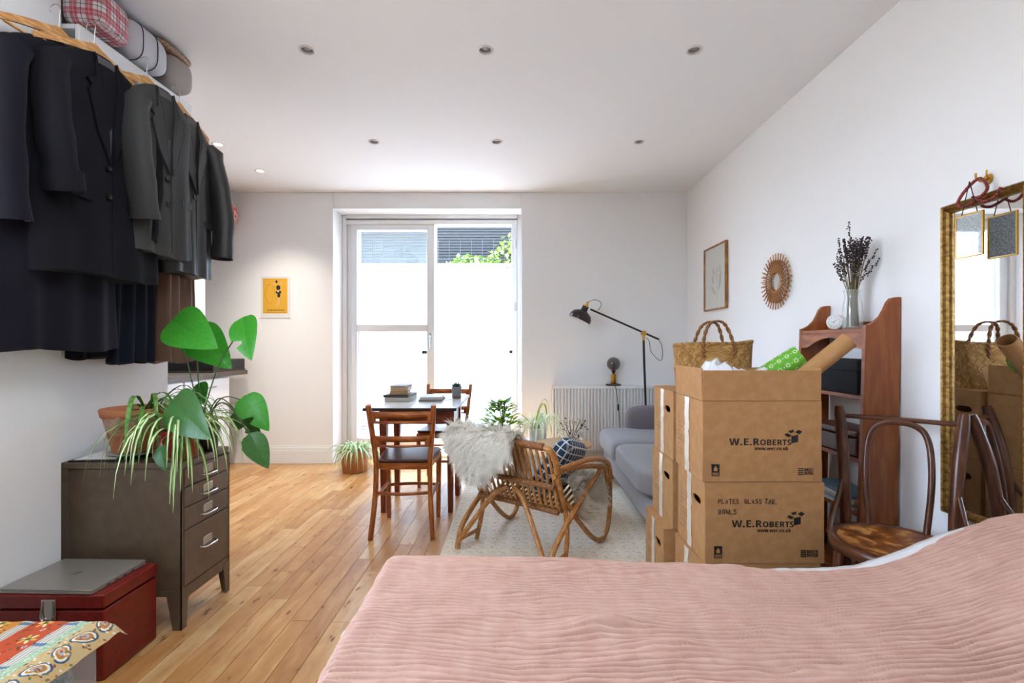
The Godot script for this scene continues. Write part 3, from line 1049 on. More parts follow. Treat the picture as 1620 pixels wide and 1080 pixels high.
# moving carton; origin at the middle of its base, the printed face looks to +z
func carton(label: String, at: Vector3, s: Vector3, turn := 0.0, open := false, printed := true, writing := false, group := "") -> Node3D:
	var o := thing("moving_box", label, "box", at, turn, group)
	var c := Mb.new()
	var hx := s.x * 0.5
	var hz := s.z * 0.5
	var th := 0.006
	if open:
		c.span(Vector3(-hx, 0, hz - th), Vector3(hx, s.y, hz), 0.002)
		c.span(Vector3(-hx, 0, -hz), Vector3(hx, s.y, -hz + th), 0.002)
		c.span(Vector3(-hx, 0, -hz + th), Vector3(-hx + th, s.y, hz - th), 0.002)
		c.span(Vector3(hx - th, 0, -hz + th), Vector3(hx, s.y, hz - th), 0.002)
		c.span(Vector3(-hx + th, 0, -hz + th), Vector3(hx - th, th, hz - th), 0.002)
	else:
		c.span(Vector3(-hx, 0, hz - th), Vector3(hx, s.y, hz), 0.002)
		c.span(Vector3(-hx, 0, -hz), Vector3(hx, s.y, -hz + th), 0.002)
		c.span(Vector3(-hx + th, 0, -hz + th), Vector3(hx - th, th, hz - th), 0.002)
		# side walls with a real hand hole cut through
		var rim := PackedVector2Array()
		var hc := Vector2(hz * 0.45, s.y * 0.72)
		rim.append_array(PackedVector2Array([Vector2(-hz + th, 0.0), Vector2(hz - th, 0.0), Vector2(hz - th, s.y), Vector2(-hz + th, s.y), Vector2(-hz + th, hc.y + 0.00005)]))
		for k in 21:
			var a := PI - TAU * k / 20.0
			var e := Vector2(signf(cos(a)) * pow(absf(cos(a)), 0.6) * 0.042, sin(a) * 0.0155)
			if k == 0: e.y += 0.00005
			if k == 20: e.y -= 0.00005
			rim.append(hc + e)
		rim.append(Vector2(-hz + th, hc.y - 0.00005))
		for sg in [-1.0, 1.0]:
			c.prism(rim, th, Transform3D(Basis(Vector3(0, 0, 1), Vector3(0, 1, 0), Vector3(-1, 0, 0)), Vector3(sg * (hx - th * 0.5), 0, 0)))
	part(o, "carton_wall", c, M.card)
	if open:
		var fl := 0.118
		for k in 4:
			var fm := Mb.new()
			if k < 2:
				var sg := 1.0 if k == 0 else -1.0
				fm.box(Vector3(0, fl * 0.5, 0), Vector3(s.x - 0.004, fl, 0.005), Basis(), 0.0015)
				var p := part(o, "flap", fm, M.card)
				p.position = Vector3(0, s.y + 0.001, sg * (hz - 0.003))
				p.rotation.x = sg * (0.02 if k == 0 else 0.3)
			else:
				var sg := 1.0 if k == 2 else -1.0
				fm.box(Vector3(0, fl * 0.5 + 0.004, 0), Vector3(0.005, fl + 0.008, s.z - 0.012), Basis(), 0.0015)
				var p := part(o, "flap", fm, M.card)
				p.position = Vector3(sg * (hx - 0.003), s.y + 0.001, 0)
				p.rotation.z = -sg * 0.03
	else:
		# closed lid: two leaves meeting along the middle
		for sg in [-1.0, 1.0]:
			var lm := Mb.new()
			lm.span(Vector3(-hx + 0.001, s.y, sg * 0.001), Vector3(hx - 0.001, s.y + 0.004, sg * hz), 0.0015)
			part(o, "flap", lm, M.card)
	# tape over the side seam, slightly wrinkled
	var tp := Mb.new()
	var zc := -0.01
	tp.grid(3, 24, func(u: float, w: float) -> Vector3:
		return Vector3(-hx - 0.0012 - 0.0022 * absf(sin(w * 41.0 + u * 5.0)) * absf(sin(w * 17.0)), s.y * (1.0 - w), zc + (u - 0.5) * 0.05 + 0.003 * sin(w * 23.0)), false, false)
	part(o, "tape", tp, M.tape, "shiny wrinkled parcel tape")
	# printed list lines on the side and hand hole
	var ls := Mb.new()
	for k in 9:
		ls.span(Vector3(-hx - 0.0006, s.y * 0.18 + k * s.y * 0.062, -hz + 0.035), Vector3(-hx + 0.001, s.y * 0.18 + k * s.y * 0.062 + 0.004, -hz + 0.035 + 0.045 + 0.02 * sin(k * 2.3)), 0.0)
	part(o, "print", ls, M.print_pale, "pale printed list")
	if printed:
		var z := hz + 0.0004
		var k := s.x / 0.46
		put_text(o, "lettering", "W.E.R", 0.027, Vector3(-0.128 * k, 0.141, z), M.print, 0.117)
		put_text(o, "lettering", "OBERTS", 0.0225, Vector3(-0.008 * k, 0.141, z), M.print, 0.119)
		put_text(o, "lettering", "www.wer.co.uk", 0.0145, Vector3(-0.03 * k, 0.122, z), M.print, 0.131)
		# open carton emblem
		var em := Mb.new()
		var xo := Transform3D(Basis(), Vector3(0.114 * k, 0.148, z))
		em.prism(PackedVector2Array([Vector2(-0.002, 0), Vector2(0.024, 0.006), Vector2(0.024, 0.034), Vector2(-0.002, 0.028)]), 0.0008, xo)
		em.prism(PackedVector2Array([Vector2(-0.018, 0.040), Vector2(0.0, 0.030), Vector2(-0.014, 0.024), Vector2(-0.030, 0.034)]), 0.0008, xo)
		em.prism(PackedVector2Array([Vector2(0.012, 0.044), Vector2(0.028, 0.035), Vector2(0.040, 0.046), Vector2(0.026, 0.053)]), 0.0008, xo)
		em.prism(PackedVector2Array([Vector2(-0.014, 0.048), Vector2(0.006, 0.054), Vector2(0.008, 0.044), Vector2(-0.006, 0.040)]), 0.0008, xo)
		part(o, "emblem", em, M.print, "open carton emblem")
		var fs := Mb.new()
		fs.span(Vector3(-0.196 * k, 0.022, z - 0.0004), Vector3(-0.165 * k, 0.068, z + 0.0003), 0.0)
		var fp := part(o, "stamp", fs, M.print, "dark certificate stamp")
		var fi := Mb.new()
		fi.prism(PackedVector2Array([Vector2(-0.008, 0), Vector2(0.008, 0), Vector2(0.005, 0.007), Vector2(0.009, 0.007), Vector2(0, 0.02), Vector2(-0.009, 0.007), Vector2(-0.005, 0.007)]), 0.0008, Transform3D(Basis(), Vector3(-0.1805 * k, 0.042, z + 0.0006)))
		for q in 2:
			fi.span(Vector3(-0.193 * k, 0.026 + q * 0.006, z), Vector3(-0.168 * k, 0.029 + q * 0.006, z + 0.0008), 0.0)
		part(fp, "tree_mark", fi, M.card)
		put_text(o, "lettering", "MADE IN", 0.0125, Vector3(0.162 * k, 0.041, z), M.print, 0.042)
		put_text(o, "lettering", "BRITAIN", 0.0125, Vector3(0.162 * k, 0.027, z), M.print, 0.042)
		var fg := Mb.new()
		for q in 4:
			fg.span(Vector3(0.138 * k, 0.026 + q * 0.0075, z - 0.0004), Vector3(0.159 * k, 0.0305 + q * 0.0075, z + 0.0002), 0.0)
		part(o, "flag_mark", fg, M.print)
	if open:
		for sg in [-1.0, 1.0]:
			var ct := Mb.new()
			ct.span(Vector3(sg * (hx - 0.033), 0.001, hz - 0.001), Vector3(sg * hx, 0.085, hz + 0.0008), 0.0)
			part(o, "tape", ct, M.tape_brown, "brown parcel tape patch")
	if writing:
		var wr := Mb.new()
		scrawl(wr, "PLATES  GLASS JAR,", Vector3(-0.18, 0.232, hz + 0.0006), 0.0175)
		scrawl(wr, "BOWLS", Vector3(-0.178, 0.192, hz + 0.0006), 0.018)
		part(o, "handwriting", wr, M.print, "felt pen handwriting")
	return o

func build_boxes() -> void:
	M.card = mottled("ad7d4c", "b58656", 1.5, 0.85, 15, 0.05)
	M.print = mat(Color(0.09, 0.07, 0.06), 0.7)
	M.print_pale = mat(Color(0.55, 0.45, 0.36), 0.8)
	M.tape = mat(Color(0.86, 0.8, 0.72), 0.18)
	M.tape_brown = mat(hexc("a87a50"), 0.3)
	var s := Vector3(0.46, 0.311, 0.318)
	var x := 0.713 + 0.23
	carton("brown moving box on the floor beneath the handwritten box", Vector3(x - 0.004, 0, -2.012), s, 0.0)
	carton("brown moving box with handwriting PLATES, GLASS JAR, BOWLS on its front", Vector3(x + 0.008, 0.316, -2.012), s, 0.0, false, true, true)
	var ob := carton("open brown moving box with raised flaps on top of the stack", Vector3(x - 0.002, 0.632, -2.012), s, 0.0, true)
	carton("brown moving box on the floor beside the sofa, bottom of its stack", Vector3(0.667 + 0.23, 0, -2.36), s, -0.01, false, false)
	carton("brown moving box beside the sofa, middle of its stack", Vector3(0.705 + 0.23, 0.316, -2.362), s, 0.012, false, false)
	carton("brown taped moving box under the straw basket, top of its stack", Vector3(0.712 + 0.23, 0.632, -2.36), s, -0.008, false, false)
	# things in the open box
	var p := Mb.new()
	var f := FastNoiseLite.new()
	f.seed = 2
	f.frequency = 1.0
	p.grid(24, 16, func(u: float, w: float) -> Vector3:
		var q := Vector3(-0.19 + u * 0.36, 0.4 + 0.065 * f.get_noise_2d(u * 5.0, w * 5.0) + 0.05 * exp(-pow((u - 0.22) / 0.09, 2.0)) - 0.05 * pow(absf(w - 0.5) * 2.0, 4.0), -0.13 + w * 0.25)
		return q, false, true)
	solo("wrapping_paper", "crumpled white tissue paper sticking out of the open box", "paper", p, mat(Color(0.88, 0.88, 0.89), 0.7), ob.position)
	var g := Mb.new()
	var d0 := Vector3(0.66, 0.55, 0.35).normalized()
	var a0 := Vector3(0.06, 0.33, -0.10)
	g.tube([a0, a0 + d0 * 0.08, a0 + d0 * 0.16, a0 + d0 * 0.24, a0 + d0 * 0.262], [0.05, 0.05, 0.05, 0.049, 0.044], 28)
	solo("fabric_roll", "bright green roll with white flower print in the open box", "roll", g, green_print(), ob.position)
	var t := Mb.new()
	var t0 := px(1265, 600, 1.98)
	var t1 := px(1343, 538, 1.93)
	var dt := (t1 - t0).normalized()
	t.tube([t0, t0.lerp(t1, 0.5), t1], 0.034, 28, false)
	t.tube([t1 - dt * 0.001, t0], 0.0305, 28, false)
	var rr := Mb.new()
	var bt := Basis(dt.cross(Vector3.UP).normalized(), dt, dt.cross(Vector3.UP).normalized().cross(dt))
	t.lathe([Vector2(0.034, 0.0), Vector2(0.0305, 0.0)], 28, t1, bt)
	solo("cardboard_tube", "brown cardboard tube leaning out of the open box", "tube", t, M.card)

func green_print() -> StandardMaterial3D:
	var im := Image.create(256, 256, false, Image.FORMAT_RGB8)
	im.fill(hexc("5fa51f"))
	var w := hexc("e4efc8")
	for j in 4:
		for i in 4:
			var cx := i * 64 + 32 + (32 if j % 2 else 0)
			var cy := j * 64 + 32
			for k in 44:
				var a := TAU * k / 44.0
				for r in [22.0, 23.5]:
					im.set_pixel(posmod(int(cx + cos(a) * r), 256), posmod(int(cy + sin(a) * r), 256), w)
			for k in 8:
				var a := TAU * k / 8.0
				for yy in range(-4, 5):
					for xx in range(-4, 5):
						if xx * xx + yy * yy < 15:
							im.set_pixel(posmod(int(cx + cos(a) * 12.0) + xx, 256), posmod(int(cy + sin(a) * 12.0) + yy, 256), w)
			for yy in range(-4, 5):
				for xx in range(-4, 5):
					if xx * xx + yy * yy < 14:
						im.set_pixel(posmod(cx + 32 + xx, 256), posmod(cy + yy, 256), w)
	var m := mat(Color.WHITE, 0.7)
	m.albedo_texture = img_tex(im)
	m.uv1_scale = Vector3(7, 7, 1)
	return m

# wooden hanger, shoulders along local x, hook up; origin at the top of the hook
func hanger(label: String, at: Vector3, turn: float, half := 0.215) -> Node3D:
	var o := thing("coat_hanger", label, "hanger", at, turn, "wooden hangers on the shelf edge")
	var h := Mb.new()
	var c := []
	for k in 11:
		var a := PI * (1.15 - 1.2 * k / 10.0)
		c.append(Vector3(0, -0.02 + sin(a) * 0.02, 0.0 + cos(a) * 0.02))
	c.append(Vector3(0, -0.05, 0.016))
	c.append(Vector3(0, -0.105, 0.012))
	h.tube(c, 0.0018, 6)
	part(o, "hook", h, M.chrome)
	var b := Mb.new()
	var up := PackedVector2Array()
	var lo := PackedVector2Array()
	for k in 25:
		var u := float(k) / 24.0 * 2.0 - 1.0
		var y := -0.098 - 0.075 * pow(absf(u), 1.4) + 0.012 * exp(-pow(u / 0.12, 2.0))
		up.append(Vector2(u * half, y))
		lo.append(Vector2(u * half, y - 0.034 + 0.012 * absf(u)))
	lo.reverse()
	up.append_array(lo)
	b.prism(up, 0.013, Transform3D(Basis(), Vector3(0, 0, 0.012)), 0.0035)
	part(o, "shoulder_bar", b, M.hanger_wood)
	var r := Mb.new()
	r.tube([Vector3(-half * 0.86, -0.185, 0.012), Vector3(half * 0.86, -0.185, 0.012)], 0.0055, 8)
	part(o, "trouser_bar", r, M.hanger_wood)
	return o

# garment hanging flat; local x across the shoulders, local z towards the viewer; origin at the neck
func garment(called: String, label: String, cat: String, at: Vector3, turn: float, L: float, wtop: float, whem: float, thick: float, m: Material, opt := {}) -> Node3D:
	var o := thing(called, label, cat, at, turn, "clothes hanging from the shelf")
	var sd: float = opt.get("seed", 1.0)
	var folds: float = opt.get("folds", 0.012)
	var nf: float = opt.get("nfolds", 5.0)
	var prof := func(s: float) -> Array:
		# s in [0,1] down the garment: [y, half width, half thickness]
		var y := -L * s
		if s < 0.0001: return [0.0, 0.05, 0.03]
		var sh := clampf(-y / 0.12, 0.0, 1.0)
		var w := lerpf(0.055, wtop, pow(sin(sh * PI * 0.5), 0.9))
		w = w + (whem - wtop) * smoothstep(0.12, 1.0, s) - 0.012 * exp(-pow((s - 0.4) / 0.15, 2.0))
		var t := lerpf(0.03, thick, sin(sh * PI * 0.5)) * (1.0 + 0.25 * s)
		return [y, w, t]
	var surf := func(u: float, s: float) -> Vector3:
		var p: Array = prof.call(s)
		var a := u * TAU
		var cx := cos(a)
		var cz := sin(a)
		var x := signf(cx) * pow(absf(cx), 0.8) * (p[1] as float)
		var z := signf(cz) * pow(absf(cz), 0.75) * (p[2] as float)
		var fo: float = folds * smoothstep(0.15, 1.0, s)
		z += fo * sin(x / whem * nf * 2.2 + sd + s * 1.5) * (0.6 + 0.4 * sin(a))
		x += fo * 0.4 * sin(s * 6.0 + sd)
		return Vector3(x, p[0] + 0.008 * s * sin(a * 3.0 + sd), z)
	var b := Mb.new()
	b.grid(56, 46, surf, true, false)
	# closed hem
	for k in 56:
		b.flat(surf.call(k / 56.0, 1.0), surf.call((k + 1) / 56.0, 1.0), Vector3(0, -L + 0.01, 0), Vector3.DOWN)
	part(o, "body", b, m)
	var front := func(x: float, y: float) -> Vector3:
		var s := clampf(-y / L, 0.0, 1.0)
		var p: Array = prof.call(s)
		var q := clampf(absf(x) / (p[1] as float), 0.0, 0.98)
		var z := pow(1.0 - pow(q, 2.5), 0.4) * (p[2] as float)
		z += folds * smoothstep(0.15, 1.0, s) * sin(x / whem * nf * 2.2 + sd + s * 1.5)
		return Vector3(x, y, z)
	for sl in opt.get("sleeves", []):
		# [side, length, outward swing, forward, rolled]
		var sg: float = sl[0]
		var ln: float = sl[1]
		var pts := []
		var rad := []
		var nk := 14
		for k in nk + 1:
			var s := float(k) / nk
			pts.append(Vector3(sg * (wtop - 0.035 + sl[2] * s + 0.03 * sin(s * PI)), -0.085 - ln * s, sl[3] * sin(s * PI * 0.6) + 0.01))
			rad.append(lerpf(0.062, 0.058, s) + 0.004 * sin(s * 19.0 + sd) * s + (0.01 if k < 2 else 0.0))
		rad[0] = 0.035
		var sm := Mb.new()
		sm.tube(pts, rad, 18, false, 0.72)
		if sl[4]:
			var e: Vector3 = pts[nk]
			var d: Vector3 = (pts[nk] - pts[nk - 1]).normalized()
			sm.tube([e - d * 0.075, e - d * 0.07, e - d * 0.005, e], [0.058, 0.069, 0.07, 0.06], 18, false, 0.76)
		var sp := part(o, "sleeve", sm, m)
		# lining sewn into the open cuff
		var e2: Vector3 = pts[nk]
		var d2: Vector3 = (pts[nk] - pts[nk - 1]).normalized()
		var cu := Mb.new()
		cu.tube([e2 - d2 * 0.12, e2 - d2 * 0.06, e2 - d2 * 0.001], [0.05, 0.053, 0.055], 16, false, 0.7)
		part(sp, "lining", cu, M.lining)
	if opt.get("lapels", false):
		var vb: float = opt.get("vdepth", 0.36)
		for sg in [-1.0, 1.0]:
			var shape := [[0.045, -0.005], [0.055, -0.10], [0.088, -0.125], [0.072, -0.145], [0.083, -0.165], [0.05, -vb * 0.75], [0.008, -vb], [0.012, -vb * 0.7], [0.03, -vb * 0.3]]
			var lm := Mb.new()
			var ctr := Vector3.ZERO
			var ps := []
			for q in shape:
				var v: Vector3 = front.call(sg * q[0], q[1])
				v.z += 0.012
				ps.append(v)
			var idx := Geometry2D.triangulate_polygon(PackedVector2Array(ps.map(func(v): return Vector2(v.x, v.y))))
			for k in range(0, idx.size(), 3):
				lm.flat(ps[idx[k]], ps[idx[k + 1]], ps[idx[k + 2]], Vector3.BACK)
			for k in ps.size():
				var a: Vector3 = ps[k]
				var c: Vector3 = ps[(k + 1) % ps.size()]
				var nn: Vector3 = Vector3((c - a).y, -(c - a).x, 0).normalized() * -sg
				lm.quad(a, c, c - Vector3(0, 0, 0.012), a - Vector3(0, 0, 0.012), nn, nn, nn, nn)
			lm.tube(ps, 0.0022, 5, false, 1.0, Vector3.ZERO, true)
			part(o, "lapel", lm, opt.get("lapel_mat", m))
		# neck opening lining
		var vm := Mb.new()
		var v0: Vector3 = front.call(0.0, -vb)
		var v1: Vector3 = front.call(-0.035, -0.01)
		var v2: Vector3 = front.call(0.035, -0.01)
		for v in [v0, v1, v2]: pass
		vm.flat(v0 + Vector3(0, 0, 0.004), v1 + Vector3(0, 0, 0.006), v2 + Vector3(0, 0, 0.006), Vector3.BACK)
		part(o, "lining", vm, M.lining)
		# front edge and buttons
		var ed := Mb.new()
		var ep := []
		for k in 12:
			var v: Vector3 = front.call(0.012, lerpf(-vb, -L * 0.985, k / 11.0))
			ep.append(v + Vector3(0, 0, 0.003))
		ed.tube(ep, 0.0035, 6)
		part(o, "front_edge", ed, m)
		for k in opt.get("buttons", 2):
			var v: Vector3 = front.call(-0.012, -vb - 0.02 - k * 0.11)
			var bt := Mb.new()
			bt.lathe([Vector2(0.0, 0.004), Vector2(0.007, 0.0035), Vector2(0.0105, 0.0055), Vector2(0.012, 0.003), Vector2(0.011, 0.0)], 16, v + Vector3(0, 0, 0.004), Basis(Vector3.RIGHT, PI / 2))
			part(o, "button", bt, M.button)
		for sg in [-1.0, 1.0]:
			var pk := Mb.new()
			var y: float = -L * 0.66
			var q0: Vector3 = front.call(sg * 0.07, y)
			var q1: Vector3 = front.call(sg * 0.165, y + 0.01)
			pk.bar(q0 + Vector3(0, 0, 0.004), q1 + Vector3(0, 0, 0.004), 0.006, 0.035, Vector3.BACK, 0.002)
			part(o, "pocket_flap", pk, m)
	return o

func build_wardrobe_shelf() -> void:
	M.hanger_wood = wood("a9713a", "d39a5c", "e3b57c", 0.4, 50, 3.0, 14.0)
	M.lining = mat(Color(0.3, 0.29, 0.31), 0.4)
	M.button = mat(Color(0.09, 0.07, 0.06), 0.35)
	var s := thing("wall_shelf", "long white shelf with deep front board high above the coats", "shelf", Vector3(-1.86, 2.36, -1.905))
	var b := Mb.new()
	b.span(Vector3(0.0, 0.055, -0.66), Vector3(0.1, 0.075, 0.0), 0.002)
	part(s, "board", b, M.gloss_white)
	var f := Mb.new()
	f.span(Vector3(0.1, -0.005, -0.66), Vector3(0.118, 0.075, 0.0), 0.003)
	part(s, "front_board", f, M.gloss_white)
	var u := Mb.new()
	u.span(Vector3(0.0, -0.012, -0.655), Vector3(0.03, 0.053, 0.0), 0.002)
	part(s, "batten", u, M.gloss_white)
	# bedding on the shelf
	var y0 := 2.437
	var pl := Mb.new()
	pl.puff(Vector3(-1.755, y0 + 0.088, -2.0), Vector3(0.16, 0.17, 0.19), Basis(Vector3.UP, 0.15), 0.45, 0.4, 32, 20)
	solo("plaid_blanket", "folded red and white plaid blanket on the white shelf", "blanket", pl, plaid())
	var c1 := thing("cushion", "pale grey round-edged cushion with dark piping on the shelf", "cushion", Vector3(-1.76, y0 + 0.09, -2.215))
	var cm := Mb.new()
	cm.puff(Vector3.ZERO, Vector3(0.15, 0.175, 0.26), Basis(), 0.6, 0.6, 32, 20)
	part(c1, "cover", cm, cloth("c9c8cc", 0.9, 30.0))
	for z0 in [0.055, -0.03]:
		var pp := []
		var kk := pow(1.0 - pow(absf(z0) / 0.13, 3.3), 0.3)
		for i in 40:
			var a := TAU * i / 40.0
			pp.append(Vector3(signf(cos(a)) * pow(absf(cos(a)), 0.6) * 0.0765 * kk, signf(sin(a)) * pow(absf(sin(a)), 0.6) * 0.089 * kk, z0))
		var pm := Mb.new()
		pm.tube(pp, 0.002, 6, false, 1.0, Vector3.ZERO, true)
		part(c1, "piping", pm, mat(Color(0.2, 0.2, 0.22), 0.8))
	var c2 := Mb.new()
	c2.puff(Vector3(-1.765, y0 + 0.085, -2.43), Vector3(0.16, 0.165, 0.16), Basis(Vector3.UP, -0.1), 0.55, 0.5, 28, 18)
	solo("taupe_cushion", "plump taupe cushion at the end of the white shelf", "cushion", c2, cloth("a9a29d", 0.9, 30.0))
	var bg := Mb.new()
	bg.puff(Vector3(-1.765, y0 + 0.187, -2.40), Vector3(0.15, 0.04, 0.24), Basis(Vector3.FORWARD, 0.1), 0.7, 0.5, 28, 12)
	solo("folded_bag", "flat brown folded bag lying on the shelf cushions", "bag", bg, mottled("7a5a44", "b59679", 6.0, 0.5, 16, 0.05))
	# clothes, the long ones behind and the jackets in front
	var wool := cloth("15151a", 0.95, 60.0, 0.03, 0.25)
	var indigo := cloth("17161f", 0.95, 60.0, 0.03, 0.6)
	var navy := cloth("161a24", 0.95, 60.0, 0.03, 0.35)
	var jet := cloth("0d0d0f", 0.95, 60.0, 0.03, 0.15)
	var char := cloth("3a3a39", 0.6, 60.0, 0.02, 0.35)
	var satin := mat(Color(0.135, 0.13, 0.13), 0.42)
	var brown := mat(hexc("6d4f3d"), 0.5)
	var r := PI / 2
	hanger("wooden hanger of the long black wool coat beside the plaid blanket", Vector3(-1.735, 2.437, -1.80), r - 0.04)
	garment("long_coat", "long black wool overcoat hanging against the wall corner", "coat", Vector3(-1.722, 2.28, -1.80), r - 0.02, 1.14, 0.215, 0.235, 0.042, indigo, {"seed": 1.0, "folds": 0.012, "sleeves": [[-1.0, 0.62, 0.02, 0.03, false]]})
	hanger("wooden hanger of the black blazer with rolled sleeve", Vector3(-1.69, 2.437, -1.90), r - 0.12)
	garment("blazer", "black oversized blazer with a rolled-up sleeve and wide lapels", "jacket", Vector3(-1.65, 2.285, -1.885), r - 0.12, 0.86, 0.215, 0.25, 0.046, wool, {"seed": 2.0, "folds": 0.010, "sleeves": [[-1.0, 0.50, 0.0, 0.06, true], [1.0, 0.6, -0.02, 0.02, false]], "lapels": true, "vdepth": 0.42, "buttons": 2})
	garment("long_coat", "long indigo coat between the black overcoat and navy coat", "coat", Vector3(-1.80, 2.25, -2.07), r, 1.145, 0.16, 0.155, 0.034, indigo, {"seed": 3.0, "folds": 0.015})
	garment("long_coat", "long navy coat hanging beneath the jackets above terracotta pot", "coat", Vector3(-1.745, 2.25, -2.16), r, 1.17, 0.12, 0.12, 0.03, navy, {"seed": 4.0, "folds": 0.016})
	garment("long_coat", "long jet black coat beside the brown satin dress", "coat", Vector3(-1.80, 2.25, -2.31), r, 1.17, 0.10, 0.11, 0.034, jet, {"seed": 5.0, "folds": 0.012})
	garment("satin_dress", "long brown satin dress hanging at the end of the row", "dress", Vector3(-1.73, 2.24, -2.42), r, 1.165, 0.10, 0.115, 0.036, brown, {"seed": 6.0, "folds": 0.022, "nfolds": 7.0})
	hanger("wooden hanger of the charcoal blazer below the pale cushion", Vector3(-1.66, 2.437, -2.13), r - 0.12)
	garment("blazer", "charcoal grey blazer with open cuff and two buttons", "jacket", Vector3(-1.59, 2.285, -2.12), r - 0.12, 0.735, 0.165, 0.165, 0.045, char, {"seed": 7.0, "folds": 0.010, "sleeves": [[-1.0, 0.52, -0.005, 0.055, false]], "lapels": true, "vdepth": 0.38, "buttons": 2})
	hanger("wooden hanger of the black satin blazer at the shelf end", Vector3(-1.68, 2.437, -2.36), r - 0.02)
	garment("blazer", "black satin blazer hanging last in the row", "jacket", Vector3(-1.64, 2.28, -2.36), r - 0.02, 0.78, 0.18, 0.16, 0.045, satin, {"seed": 8.0, "folds": 0.009, "sleeves": [[1.0, 0.58, 0.045, 0.05, false]], "lapels": true, "vdepth": 0.38, "buttons": 1})

func plaid() -> StandardMaterial3D:
	var im := Image.create(128, 128, false, Image.FORMAT_RGB8)
	for y in 128:
		for x in 128:
			var c := hexc("d9d3d2")
			var bx := (x % 64) < 30
			var by := (y % 64) < 30
			if bx: c = c.lerp(hexc("a8212c"), 0.55)
			if by: c = c.lerp(hexc("a8212c"), 0.5)
			if x % 64 in [44, 45, 46] or y % 64 in [44, 45, 46]: c = c.lerp(hexc("26304a"), 0.8)
			if x % 64 in [14, 15] or y % 64 in [14, 15]: c = c.lerp(hexc("eeeeee"), 0.7)
			im.set_pixel(x, y, c)
	var m := mat(Color.WHITE, 0.9)
	m.albedo_texture = img_tex(im)
	m.uv1_triplanar = true
	m.uv1_scale = Vector3.ONE * 9.0
	return m

